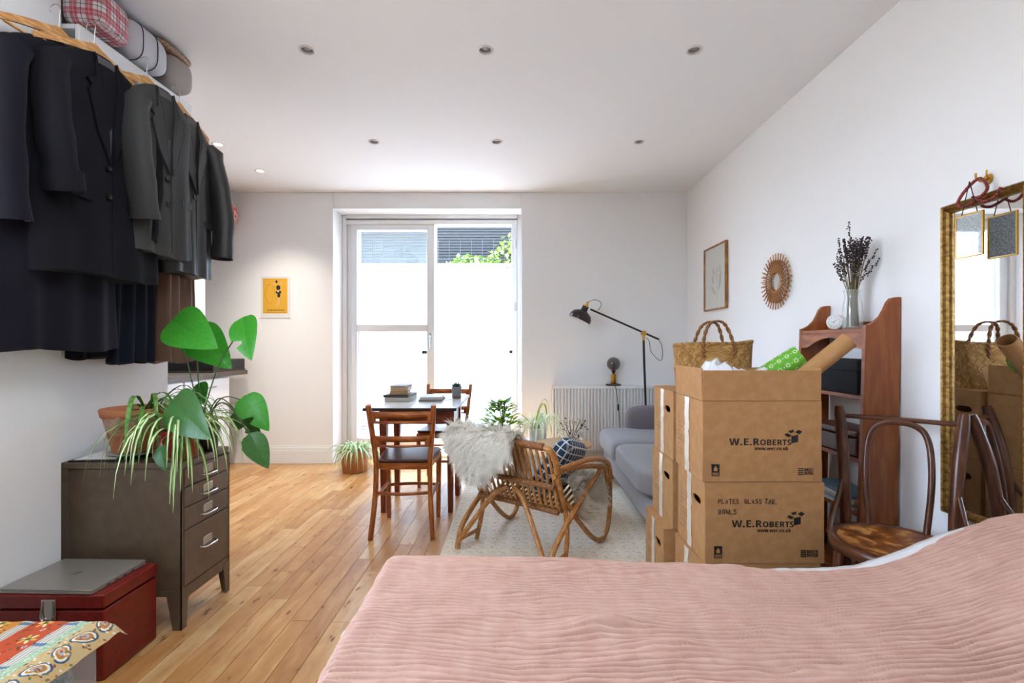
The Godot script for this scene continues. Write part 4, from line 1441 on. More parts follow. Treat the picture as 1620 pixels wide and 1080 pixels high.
func build_cabinet() -> void:
	var steel := mottled("655545", "6d5d4c", 3.0, 0.33, 17, 0.02)
	var o := thing("filing_cabinet", "brown metal filing cabinet with four drawers under the plants", "cabinet", Vector3(-1.37, 0, -1.95))
	# local: x from -0.495 (wall) to 0 (drawer faces), z from 0 (near) to -0.325
	var W := 0.325
	var b := Mb.new()
	b.span(Vector3(-0.487, 0.135, -W + 0.006), Vector3(-0.006, 0.655, -0.006), 0.003)
	part(o, "body", b, steel)
	var t := Mb.new()
	t.span(Vector3(-0.49, 0.655, -W), Vector3(0.002, 0.682, 0.0), 0.004)
	part(o, "top", t, steel)
	# corner stiles that taper into feet
	for z in [[0.0, -1.0], [-W, 1.0]]:
		for x in [[-0.49, 1.0], [0.002, -1.0]]:
			var l := Mb.new()
			var zz: float = z[0]
			var sz: float = z[1]
			var xx: float = x[0]
			var sx: float = x[1]
			# L-shaped folded plate: face across x and face across z
			l.prism(PackedVector2Array([Vector2(xx, 0), Vector2(xx + sx * 0.035, 0), Vector2(xx + sx * 0.06, 0.135), Vector2(xx + sx * 0.03, 0.15), Vector2(xx + sx * 0.03, 0.655), Vector2(xx, 0.655)]), 0.004, Transform3D(Basis(), Vector3(0, 0, zz + sz * 0.002)))
			l.prism(PackedVector2Array([Vector2(zz, 0), Vector2(zz + sz * 0.03, 0), Vector2(zz + sz * 0.045, 0.135), Vector2(zz + sz * 0.012, 0.15), Vector2(zz + sz * 0.012, 0.655), Vector2(zz, 0.655)]), 0.004, Transform3D(Basis(Vector3(0, 0, 1), Vector3(0, 1, 0), Vector3(-1, 0, 0)), Vector3(xx + sx * 0.002, 0, 0)))
			part(o, "leg", l, steel)
	var ap := Mb.new()
	ap.span(Vector3(-0.006, 0.115, -W + 0.012), Vector3(0.0, 0.165, -0.012), 0.002)
	ap.span(Vector3(-0.46, 0.135, -0.006), Vector3(-0.03, 0.16, -0.001), 0.002)
	part(o, "apron", ap, steel)
	var dr := [[0.170, 0.395], [0.400, 0.488], [0.493, 0.572], [0.577, 0.650]]
	for q in dr:
		var d := Mb.new()
		d.span(Vector3(-0.012, q[0], -W + 0.016), Vector3(0.004, q[1], -0.016), 0.003)
		var dp := part(o, "drawer", d, steel)
		var yc: float = (q[0] + q[1]) * 0.5 + (0.02 if q[1] - q[0] > 0.15 else 0.0)
		var zc := -W * 0.5
		var h := Mb.new()
		# label holder with cup pull
		h.span(Vector3(0.004, yc - 0.012, zc - 0.032), Vector3(0.0065, yc + 0.024, zc - 0.028), 0.001)
		h.span(Vector3(0.004, yc - 0.012, zc + 0.028), Vector3(0.0065, yc + 0.024, zc + 0.032), 0.001)
		h.span(Vector3(0.004, yc + 0.02, zc - 0.032), Vector3(0.0065, yc + 0.024, zc + 0.032), 0.001)
		h.tube(curve([Vector3(0.004, yc - 0.012, zc - 0.045), Vector3(0.022, yc - 0.014, zc - 0.036), Vector3(0.026, yc - 0.014, zc), Vector3(0.022, yc - 0.014, zc + 0.036), Vector3(0.004, yc - 0.012, zc + 0.045)], 5), 0.0048, 8)
		part(dp, "handle", h, M.chrome, "chrome cup handle with label holder")
		var cd := Mb.new()
		cd.span(Vector3(0.004, yc - 0.01, zc - 0.028), Vector3(0.005, yc + 0.02, zc + 0.028), 0.0)
		part(dp, "label_card", cd, mat(Color(0.75, 0.7, 0.62), 0.7))
	# folder and magazines under the terracotta pot
	var f := thing("folder", "black folder with white papers under the terracotta pot", "folder", Vector3(-1.70, 0.683, -2.06), 0.06)
	var fb := Mb.new()
	fb.span(Vector3(-0.14, 0, -0.105), Vector3(0.135, 0.006, 0.1), 0.002)
	part(f, "cover", fb, M.black)
	var fw := Mb.new()
	fw.box(Vector3(-0.05, 0.0085, 0.0), Vector3(0.15, 0.004, 0.18), Basis(Vector3.UP, 0.1), 0.001)
	part(f, "paper", fw, M.white)
	# terracotta pot on its saucer
	var tc := Vector3(-1.655, 0.694, -2.08)
	var sc := Mb.new()
	sc.lathe([Vector2(0, 0), Vector2(0.082, 0), Vector2(0.097, 0.012), Vector2(0.1, 0.013), Vector2(0.098, 0.008), Vector2(0.09, 0.006), Vector2(0, 0.006)], 40, tc)
	solo("plant_saucer", "pale plastic saucer under the terracotta pot", "saucer", sc, mat(Color(0.8, 0.78, 0.75), 0.4))
	var pot := thing("terracotta_pot", "wide terracotta pot with white limescale bloom on the cabinet", "pot", tc + Vector3(0, 0.0135, 0))
	var pm := Mb.new()
	pm.lathe([Vector2(0, 0), Vector2(0.078, 0), Vector2(0.082, 0.004), Vector2(0.113, 0.145), Vector2(0.119, 0.148), Vector2(0.126, 0.178), Vector2(0.122, 0.183), Vector2(0.112, 0.182), Vector2(0.104, 0.15), Vector2(0.1, 0.15), Vector2(0, 0.15)], 48)
	part(pot, "vessel", pm, terracotta())
	var so := Mb.new()
	so.grid(24, 6, func(u: float, w: float) -> Vector3: return Vector3(cos(u * TAU) * 0.103 * w, 0.163 + 0.006 * sin(u * 31.0) * w * sin(w * 9.0), sin(u * TAU) * 0.103 * w), true, true)
	part(pot, "soil", so, mottled("2b1d14", "4a3525", 20.0, 0.95, 18, 0.08))
	# strap leaves arching from the pot
	var lf := leafm("3d6a2c", "7ba04c")
	for k in 16:
		var a := rng.randf_range(-1.7, 1.2)
		var m := Mb.new()
		strap(m, Vector3(0.06 + rng.randf_range(-0.02, 0.02), 0.165, rng.randf_range(-0.03, 0.03)), a, rng.randf_range(0.2, 0.42), rng.randf_range(0.06, 0.16), rng.randf_range(0.005, 0.009))
		part(pot, "leaf", m, lf)

func terracotta() -> StandardMaterial3D:
	# limescale and damp: bands with a ragged, grainy edge, as on the photographed pot
	var im := Image.create(512, 128, false, Image.FORMAT_RGB8)
	var f := FastNoiseLite.new()
	f.seed = 19
	f.frequency = 0.02
	f.fractal_octaves = 5
	for y in 128:
		for x in 512:
			var xx := minf(x, 511 - x)
			var n := f.get_noise_2d(xx, y)
			var h := y / 128.0 * 0.42
			var c := hexc("bd7a52").lerp(hexc("c98a63"), 0.5 + n)
			if h > 0.165 + n * 0.03 and h < 0.235 + n * 0.03:
				c = c.lerp(hexc("dcc7b6"), clampf(0.65 + n * 0.9, 0, 0.9))
			elif h >= 0.235 + n * 0.03:
				c = c.lerp(hexc("b9714b"), 0.5)
			im.set_pixel(x, y, c)
	var m := mat(Color.WHITE, 0.85)
	m.albedo_texture = img_tex(im)
	m.uv1_scale = Vector3(1.3, 1.0 / 0.42, 1)
	return m

# an arching strap leaf: angle a about y, length, rise
func strap(m: Mb, at: Vector3, a: float, l: float, rise: float, w: float, droop := 1.0) -> void:
	var dir := Vector3(cos(a), 0, sin(a))
	var side := Vector3(-sin(a), 0, cos(a))
	var prev := []
	for k in 9:
		var s := k / 8.0
		var c := at + dir * l * (1.0 - pow(1.0 - s, 1.6)) * 0.85 + Vector3.UP * (rise * 3.2 * s - (rise * 3.2 + l * 0.45 * droop) * s * s)
		var hw := w * (sin(PI * clampf(s * 0.85 + 0.12, 0, 1)))
		if k == 8: hw = 0.0005
		var cur := [c - side * hw + Vector3.UP * hw * 0.3, c, c + side * hw + Vector3.UP * hw * 0.3]
		if prev:
			for i in 2:
				var n: Vector3 = ((cur[i + 1] - cur[i]) as Vector3).cross(cur[i] - prev[i]).normalized()
				if n.y < 0: n = -n
				m.quad(prev[i], prev[i + 1], cur[i + 1], cur[i], n, n, n, n, Vector2(i * 0.5, s), Vector2(i * 0.5 + 0.5, s), Vector2(i * 0.5 + 0.5, s + 0.12), Vector2(i * 0.5, s + 0.12))
		prev = cur

func stripe_leaf(edge: String, mid: String) -> StandardMaterial3D:
	var im := Image.create(32, 8, false, Image.FORMAT_RGB8)
	for y in 8:
		for x in 32:
			var d := absf(x - 15.5) / 16.0
			im.set_pixel(x, y, hexc(mid) if d < 0.45 else hexc(edge))
	var m := mat(Color.WHITE, 0.5)
	m.albedo_texture = img_tex(im)
	m.backlight_enabled = true
	m.backlight = Color(0.5, 0.6, 0.3)
	return m

func spider_plant(parent: Node3D, at: Vector3, n: int, l0: float, l1: float, m: Material, w := 0.007, rise := 0.08) -> void:
	for k in n:
		var b := Mb.new()
		var a := TAU * k / n + rng.randf_range(-0.25, 0.25)
		strap(b, at + Vector3(cos(a), 0, sin(a)) * 0.015, a, rng.randf_range(l0, l1), rng.randf_range(rise * 0.5, rise * 1.3), w * rng.randf_range(0.75, 1.25), rng.randf_range(0.25, 1.25))
		part(parent, "leaf", b, m)

# heart-shaped split leaf in the plane of right / tip, cupped
func monstera_leaf(at: Vector3, tip: Vector3, nrm: Vector3, s: float, slit := true) -> Mb:
	var m := Mb.new()
	var t := tip.normalized()
	var r := t.cross(nrm).normalized()
	var n := r.cross(t).normalized()
	for sg in [-1.0, 1.0]:
		var rows := []
		var nn := 18
		for i in nn + 1:
			var v := float(i) / nn
			# half outline of a heart: half width at height along the midrib
			var along := lerpf(-0.22, 1.0, v)
			var hw := 0.37 * pow(maxf(0.0, sin(PI * pow(v, 0.6))), 0.8)
			if slit and sg > 0 and v > 0.5 and v < 0.64: hw *= 0.3 + 2.5 * absf(v - 0.57)
			var row := []
			for k in 6:
				var q := k / 5.0
				var base := maxf(along, 0.0) if q == 0.0 else along * smoothstep(0.0, 0.35, q) + maxf(along, 0.0) * (1.0 - smoothstep(0.0, 0.35, q))
				row.append(at + t * base * s + r * sg * hw * q * s + n * s * (0.12 * q * hw * 2.0 - 0.18 * pow(maxf(along, 0.0), 2.0) - 0.1 * q * q * hw))
			rows.append(row)
		var p := PackedVector3Array()
		for row in rows:
			for q in row: p.append(q)
		m.sheet(p, 5, nn, false, sg < 0.0, 1, 1)
	return m

func build_cabinet_plants() -> void:
	# spider plant in a red pot
	var rp := thing("spider_plant", "striped spider plant in a glossy red pot on the cabinet", "potted plant", Vector3(-1.425, 0.683, -2.03))
	var v := Mb.new()
	v.lathe([Vector2(0, 0), Vector2(0.052, 0), Vector2(0.056, 0.004), Vector2(0.07, 0.105), Vector2(0.073, 0.108), Vector2(0.073, 0.122), Vector2(0.067, 0.122), Vector2(0.064, 0.1), Vector2(0, 0.1)], 36)
	var red := mat(hexc("8f1d1a"), 0.3)
	part(rp, "pot", v, red, "glossy dark red pot")
	var sm := stripe_leaf("6d9a3a", "e3ecc0")
	spider_plant(rp, Vector3(0, 0.11, 0), 74, 0.17, 0.36, sm, 0.0065, 0.12)
	for k in 7:
		var b := Mb.new()
		strap(b, Vector3(0.03, 0.1, 0.03), rng.randf_range(0.2, 1.9), rng.randf_range(0.12, 0.2), 0.02, 0.008, 3.0)
		part(rp, "leaf", b, sm)
	for k in 3:
		var b := Mb.new()
		var z := 0.02 + k * 0.02
		b.tube(curve([Vector3(-0.03 + k * 0.025, 0.115, 0.05), Vector3(-0.045 + k * 0.03, 0.09, 0.09), Vector3(-0.05 + k * 0.03, 0.03, 0.092), Vector3(-0.045 + k * 0.03, 0.01, 0.085)], 5), 0.0017, 5)
		part(rp, "aerial_root", b, mat(hexc("c99a6b"), 0.7))
	# split-leaf plant behind it
	var mo := thing("monstera", "tall monstera with broad split leaves at the cabinet's far end", "potted plant", Vector3(-1.435, 0.683, -2.19))
	var pv := Mb.new()
	pv.lathe([Vector2(0, 0), Vector2(0.05, 0), Vector2(0.055, 0.004), Vector2(0.068, 0.11), Vector2(0.066, 0.115), Vector2(0.06, 0.11), Vector2(0.058, 0.095), Vector2(0, 0.095)], 32)
	part(mo, "pot", pv, mat(hexc("2f2a28"), 0.4), "dark round pot")
	var o := mo.position
	var lm := leafm("3a8a2c", "479732", 0.28)
	var ld := leafm("3c6431", "466f38", 0.3)
	var stem_m := mat(hexc("45602e"), 0.5)
	# leaf attachment points: picture position, distance, tip picture position and distance, size, facing
	var lv := [
		[282, 512, 2.12, 335, 545, 1.98, 0.15, Vector3(0.1, 0.35, 1.0), lm, false],
		[312, 530, 2.2, 362, 580, 2.1, 0.16, Vector3(0.35, 0.25, 1.0), lm, false],
		[386, 512, 2.1, 390, 570, 2.0, 0.155, Vector3(-0.1, 0.2, 1.0), lm, true],
		[392, 635, 2.08, 424, 682, 2.02, 0.15, Vector3(0.25, 0.35, 1.0), lm, true],
		[282, 640, 1.92, 322, 696, 1.8, 0.15, Vector3(-0.2, 0.3, 1.0), ld, false],
		[255, 712, 1.86, 258, 748, 1.82, 0.09, Vector3(-0.1, 0.2, 1.0), ld, false],
		[400, 695, 1.98, 424, 745, 1.96, 0.13, Vector3(0.2, 0.3, 1.0), ld, false],
		[318, 610, 2.25, 320, 640, 2.2, 0.11, Vector3(0.0, 0.3, 1.0), lm, false],
		[378, 655, 2.15, 410, 690, 2.1, 0.12, Vector3(-0.4, 0.5, 1.0), ld, true]]
	for q in lv:
		var a := px(q[0], q[1], q[2]) - o
		var b := px(q[3], q[4], q[5]) - o
		var lmesh := monstera_leaf(a, b - a, q[7], (b - a).length() * 0.92, q[9])
		part(mo, "leaf", lmesh, q[8])
		var st := Mb.new()
		var root := Vector3(rng.randf_range(-0.02, 0.02), 0.1, rng.randf_range(-0.01, 0.02))
		a -= (q[7] as Vector3).normalized() * 0.006
		var midp := root.lerp(a, 0.5) + Vector3(0, 0.05 + 0.12 * clampf(0.3 - a.y, 0.0, 0.3) / 0.3, 0.02)
		st.tube(curve([root, midp, a], 8), 0.0028, 6)
		part(mo, "stem", st, stem_m)

func build_floor_boxes() -> void:
	# red metal trunk with a silver laptop on it
	var o := thing("red_trunk", "dark red metal box with a silver clasp under the laptop", "box", Vector3(-1.615, 0, -1.78))
	var rm := mottled("6e1813", "7c1d17", 3.0, 0.32, 23, 0.03)
	var hx := 0.185
	var hz := 0.125
	var b := Mb.new()
	b.span(Vector3(-hx, 0, -hz), Vector3(hx, 0.245, hz), 0.008)
	part(o, "body", b, rm)
	var l := Mb.new()
	l.span(Vector3(-hx - 0.002, 0.248, -hz - 0.002), Vector3(hx + 0.002, 0.30, hz + 0.002), 0.008)
	part(o, "lid", l, rm)
	var c := Mb.new()
	c.span(Vector3(-0.025, 0.215, hz), Vector3(0.025, 0.285, hz + 0.006), 0.002)
	c.tube(curve([Vector3(-0.018, 0.28, hz + 0.006), Vector3(-0.018, 0.22, hz + 0.012), Vector3(0.018, 0.22, hz + 0.012), Vector3(0.018, 0.28, hz + 0.006)], 5), 0.003, 6)
	part(o, "clasp", c, M.chrome, "silver clasp")
	var lp := thing("laptop", "closed silver laptop lying on the dark red box", "laptop", Vector3(-1.63, 0.301, -1.775), -0.03)
	var al := mat(hexc("a9a49d"), 0.38, 0.55)
	var bs := Mb.new()
	var rounded := func(w: float, d: float, r: float) -> PackedVector2Array:
		var p := PackedVector2Array()
		for q in [[1, 1, 0.0], [-1, 1, PI / 2], [-1, -1, PI], [1, -1, PI * 1.5]]:
			for k in 6:
				var a: float = q[2] + PI / 2 * k / 5.0
				p.append(Vector2(q[0] * (w - r) + cos(a) * r, q[1] * (d - r) + sin(a) * r))
		return p
	var flat := Basis(Vector3.RIGHT, -PI / 2)
	bs.prism(rounded.call(0.166, 0.118, 0.008), 0.009, Transform3D(flat, Vector3(0, 0.0045, 0)), 0.0015)
	part(lp, "base", bs, al)
	var ld := Mb.new()
	ld.prism(rounded.call(0.166, 0.118, 0.008), 0.006, Transform3D(flat, Vector3(0, 0.013, 0)), 0.0015)
	var lid := part(lp, "lid", ld, al)
	var lg := Mb.new()
	for k in 4:
		lg.bar(Vector3(-0.011 + k * 0.007 - 0.004, 0.0161, 0.012 - 0.012 * (k % 2)), Vector3(-0.011 + k * 0.007 + 0.005, 0.0161, -0.012 + 0.006 * (k % 2)), 0.002, 0.0004, Vector3.RIGHT, 0.0)
	part(lid, "emblem", lg, mat(Color(0.25, 0.24, 0.23), 0.3, 0.7), "dark slanted emblem")
	var pt := Mb.new()
	for k in 4:
		pt.span(Vector3(0.1655, 0.003, -0.06 + k * 0.035), Vector3(0.1665, 0.0065, -0.045 + k * 0.035), 0.0)
	part(lp, "port", pt, M.black)
	# plastic storage bin under a patterned cloth
	var bn := thing("storage_bin", "clear plastic storage bin under the patterned cloth", "bin", Vector3(-1.475, 0, -1.2))
	var clear := mat(Color(0.85, 0.9, 0.93, 0.2), 0.12)
	clear.transparency = BaseMaterial3D.TRANSPARENCY_ALPHA
	var bb := Mb.new()
	var bw := 0.27
	var bd := 0.17
	for q in [[Vector3(bw, 0.17, 0), Vector3(0.004, 0.34, bd * 2)], [Vector3(-bw, 0.17, 0), Vector3(0.004, 0.34, bd * 2)], [Vector3(0, 0.17, bd), Vector3(bw * 2, 0.34, 0.004)], [Vector3(0, 0.17, -bd), Vector3(bw * 2, 0.34, 0.004)], [Vector3(0, 0.004, 0), Vector3(bw * 2, 0.006, bd * 2)]]:
		bb.box(q[0], q[1], Basis(), 0.001)
	part(bn, "tub", bb, clear)
	var rim := Mb.new()
	var lidm := mat(Color(0.80, 0.84, 0.86), 0.3)
	rim.span(Vector3(-bw - 0.012, 0.34, -bd - 0.012), Vector3(bw + 0.012, 0.358, bd + 0.012), 0.006)
	part(bn, "lid", rim, lidm)
	var st := Mb.new()
	st.puff(Vector3(-1.475, 0.15, -1.2), Vector3(0.51, 0.28, 0.31), Basis(), 0.3, 0.25, 28, 16)
	solo("folded_textile", "turquoise folded textile inside the clear plastic bin", "textile", st, mottled("2f8fa0", "bfd5d8", 5.0, 0.9, 25, 0.05))
	var cl := Mb.new()
	var f := FastNoiseLite.new()
	f.seed = 8
	f.frequency = 1.0
	cl.grid(70, 50, func(u: float, w: float) -> Vector3:
		var x := lerpf(-0.33, 0.325, u)
		var z := lerpf(-0.215, 0.24, w)
		var y := 0.364 + 0.004 * f.get_noise_2d(x * 14.0, z * 14.0)
		var ox := maxf(0.0, absf(x) - 0.285)
		var oz := maxf(0.0, absf(z) - 0.185)
		y -= (ox + oz) * 0.8
		y += 0.006 * sin(z * 60.0) * ox * 10.0
		return Vector3(x, y, z), false, true, 0.655, 0.455)
	solo("patterned_cloth", "orange and green paisley patterned cloth over the plastic bin", "cloth", cl, paisley(), Vector3(-1.475, 0, -1.2))

func paisley() -> StandardMaterial3D:
	var W := 512
	var Hh := 360
	var im := Image.create(W, Hh, false, Image.FORMAT_RGB8)
	# stripes run from front to back; widths in pixels from the outer edge
	var bands := [[62, "c2a777"], [22, "a9bf9c"], [26, "cfcdc2"], [78, "c4502a"], [26, "cfcdc2"], [64, "d68a34"], [24, "a9bf9c"], [70, "c4502a"], [26, "cfcdc2"], [64, "d68a34"], [60, "c2a777"]]
	var x1 := W
	var at := []
	for b in bands:
		im.fill_rect(Rect2i(maxi(x1 - b[0], 0), 0, mini(b[0], x1), Hh), hexc(b[1]))
		at.append([x1 - b[0], b[0], b[1]])
		x1 -= b[0]
		if x1 <= 0: break
	var r := RandomNumberGenerator.new()
	r.seed = 3
	var oval := func(cx: float, cy: float, rx: float, ry: float, rot: float, c: Color) -> void:
		var q := int(maxf(rx, ry)) + 1
		for y in range(-q, q + 1):
			for x in range(-q, q + 1):
				var u := x * cos(rot) + y * sin(rot)
				var v := -x * sin(rot) + y * cos(rot)
				if pow(u / rx, 2.0) + pow(v / ry, 2.0) <= 1.0:
					var ix := int(cx) + x
					var iy := int(cy) + y
					if ix >= 0 and iy >= 0 and ix < W and iy < Hh: im.set_pixel(ix, iy, c)
	for b in at:
		var cx: float = b[0] + b[1] * 0.5
		if b[2] == "cfcdc2":
			for k in 3:
				im.fill_rect(Rect2i(maxi(int(b[0]) + 4 + k * 8, 0), 0, 2, Hh), hexc("6c7a86") if k != 1 else hexc("a98a5c"))
			for k in 5:
				im.fill_rect(Rect2i(maxi(int(b[0]), 0), 30 + k * 74, b[1], 9), hexc("5c7a96"))
		elif b[2] == "a9bf9c":
			for k in 160:
				oval.call(b[0] + r.randf() * b[1], r.randf() * Hh, 1.5, 2.5, r.randf() * 3.0, hexc("8aa681") if k % 2 else hexc("cfdcc0"))
		elif b[2] == "c2a777":
			for k in 7:
				var cy := 26.0 + k * 52.0
				var ro := 0.5 if k % 2 else -0.6
				oval.call(cx, cy, 15, 25, ro, hexc("41566c"))
				oval.call(cx, cy, 12, 21, ro, hexc("e6e0cf"))
				oval.call(cx, cy, 9, 16, ro, hexc("b9793a"))
				oval.call(cx, cy, 5, 9, ro, hexc("9fb1b9"))
				oval.call(cx, cy, 2.5, 4, ro, hexc("c4502a"))
			for k in 150:
				oval.call(b[0] + r.randf() * b[1], r.randf() * Hh, 2, 3, r.randf() * 3.0, [hexc("d39a3c"), hexc("66754a"), hexc("8a4a2a"), hexc("e3d6b2")][k % 4])
		else:
			for k in 6:
				var cy := 30.0 + k * 60.0
				var cxx := cx + (10 if k % 2 else -10)
				for p in 6:
					oval.call(cxx + cos(p * 1.05) * 11, cy + sin(p * 1.05) * 11, 7, 3.5, p * 1.05, hexc("e8d9a8") if p % 2 else hexc("d9b04c"))
				oval.call(cxx, cy, 5, 5, 0, hexc("5a6b3c"))
				oval.call(cxx + 18, cy + 26, 5, 5, 0, hexc("d9cfc0"))
				oval.call(cxx + 18, cy + 26, 2.5, 2.5, 0, hexc("7a4a6c"))
			for k in 90:
				oval.call(b[0] + r.randf() * b[1], r.randf() * Hh, 1.6, 4, r.randf() * 3.0, hexc("6a2a1a") if k % 3 else hexc("5a6b3c"))
	var m := mat(Color.WHITE, 0.85)
	m.albedo_texture = img_tex(im)
	m.uv1_scale = Vector3(1.0 / 0.655, 1.0 / 0.455, 1)
	return m

# wooden dining chair facing local -z, its back at +z
func dining_chair(label: String, at: Vector3, turn: float) -> Node3D:
	var o := thing("dining_chair", label, "chair", at, turn, "wooden dining chairs")
	var W: Material = M.chair_wood
	for s in [-1.0, 1.0]:
		var p := Mb.new()
		p.tube(curve([Vector3(s * 0.185, 0, 0.215), Vector3(s * 0.165, 0.25, 0.185), Vector3(s * 0.162, 0.45, 0.175), Vector3(s * 0.178, 0.62, 0.195), Vector3(s * 0.192, 0.805, 0.24)], 6), 0.0185, 4, true, 0.95, Vector3(0.7, 0, 0.7))
		part(o, "back_post", p, W)
		var l := Mb.new()
		l.bar(Vector3(s * 0.165, 0, -0.165), Vector3(s * 0.17, 0.44, -0.16), 0.024, 0.024, Vector3.RIGHT, 0.003, 0.034, 0.034)
		part(o, "leg", l, W)
		var st := Mb.new()
		st.bar(Vector3(s * 0.166, 0.24, -0.15), Vector3(s * 0.166, 0.24, 0.175), 0.02, 0.016, Vector3.RIGHT)
		part(o, "stretcher", st, W)
	# curved slotted back rails
	for q in [[0.745, 0.19, 0.222, 0.044, 0.016], [0.60, 0.174, 0.194, 0.036, 0.014]]:
		var r := Mb.new()
		for k in 2:
			var pts := []
			var y: float = q[0] if k == 0 else q[0] - 0.043
			var h: float = q[3] if k == 0 else q[4]
			for i in 13:
				var u := i / 12.0 * 2.0 - 1.0
				pts.append(Vector3(u * q[1], y, q[2] + 0.03 * (1.0 - u * u)))
			r.tube(pts, 0.0085, 4, true, h / 0.0085 * 0.5, Vector3(0, 1, 0))
		for s in [-1.0, 1.0]:
			r.box(Vector3(s * (q[1] - 0.025), q[0] - 0.022, q[2] + 0.008), Vector3(0.03, 0.05, 0.013), Basis(Vector3.UP, s * -0.3), 0.002)
		part(o, "back_rail", r, W)
	# seat frame and pad
	var poly := PackedVector2Array()
	for q in [[0.185, -0.19, 0.0], [0.16, 0.17, 0.0], [-0.16, 0.17, 0.0], [-0.185, -0.19, 0.0]]:
		poly.append(Vector2(q[0], q[1]))
	var fp := Mb.new()
	fp.prism(round_poly(poly, 0.05), 0.04, Transform3D(Basis(Vector3.RIGHT, PI / 2), Vector3(0, 0.425, 0)), 0.004)
	part(o, "seat_frame", fp, W)
	var sp := Mb.new()
	sp.prism(round_poly(PackedVector2Array([Vector2(0.19, -0.197), Vector2(0.163, 0.172), Vector2(-0.163, 0.172), Vector2(-0.19, -0.197)]), 0.055), 0.022, Transform3D(Basis(Vector3.RIGHT, PI / 2), Vector3(0, 0.456, 0)), 0.009)
	part(o, "seat", sp, M.chair_seat, "dark brown seat pad")
	for q in [[0.27, 0.178], [0.22, -0.158]]:
		var b := Mb.new()
		var pts := []
		for i in 9:
			var u := i / 8.0 * 2.0 - 1.0
			pts.append(Vector3(u * 0.163, q[0], q[1] + 0.03 * (1.0 - u * u) * signf(q[1])))
		b.tube(pts, 0.009, 6, true, 1.2)
		part(o, "stretcher", b, W)
	return o

func round_poly(p: PackedVector2Array, r: float) -> PackedVector2Array:
	var out := PackedVector2Array()
	var m := p.size()
	for i in m:
		var a := p[(i - 1 + m) % m]
		var b := p[i]
		var c := p[(i + 1) % m]
		var s := b + (a - b).normalized() * r
		var e := b + (c - b).normalized() * r
		for k in 6:
			var t := k / 5.0
			out.append(s.lerp(b, t).lerp(b.lerp(e, t), t))
	return out

func book(label: String, at: Vector3, s: Vector3, turn: float, cover: String) -> void:
	# spine towards local +z
	var o := thing("book", label, "book", at, turn, "books on the dining table")
	var b := Mb.new()
	var t := 0.0028
	b.span(Vector3(-s.x / 2, 0, -s.z / 2), Vector3(s.x / 2, t, s.z / 2), 0.0008)
	b.span(Vector3(-s.x / 2, s.y - t, -s.z / 2), Vector3(s.x / 2, s.y, s.z / 2), 0.0008)
	b.span(Vector3(-s.x / 2, 0, s.z / 2 - t), Vector3(s.x / 2, s.y, s.z / 2), 0.001)
	part(o, "cover", b, mat(hexc(cover), 0.55))
	var p := Mb.new()
	p.span(Vector3(-s.x / 2 + 0.004, t, -s.z / 2 + 0.005), Vector3(s.x / 2 - 0.004, s.y - t, s.z / 2 - t), 0.0)
	part(o, "pages", p, mat(Color(0.86, 0.83, 0.77), 0.9))

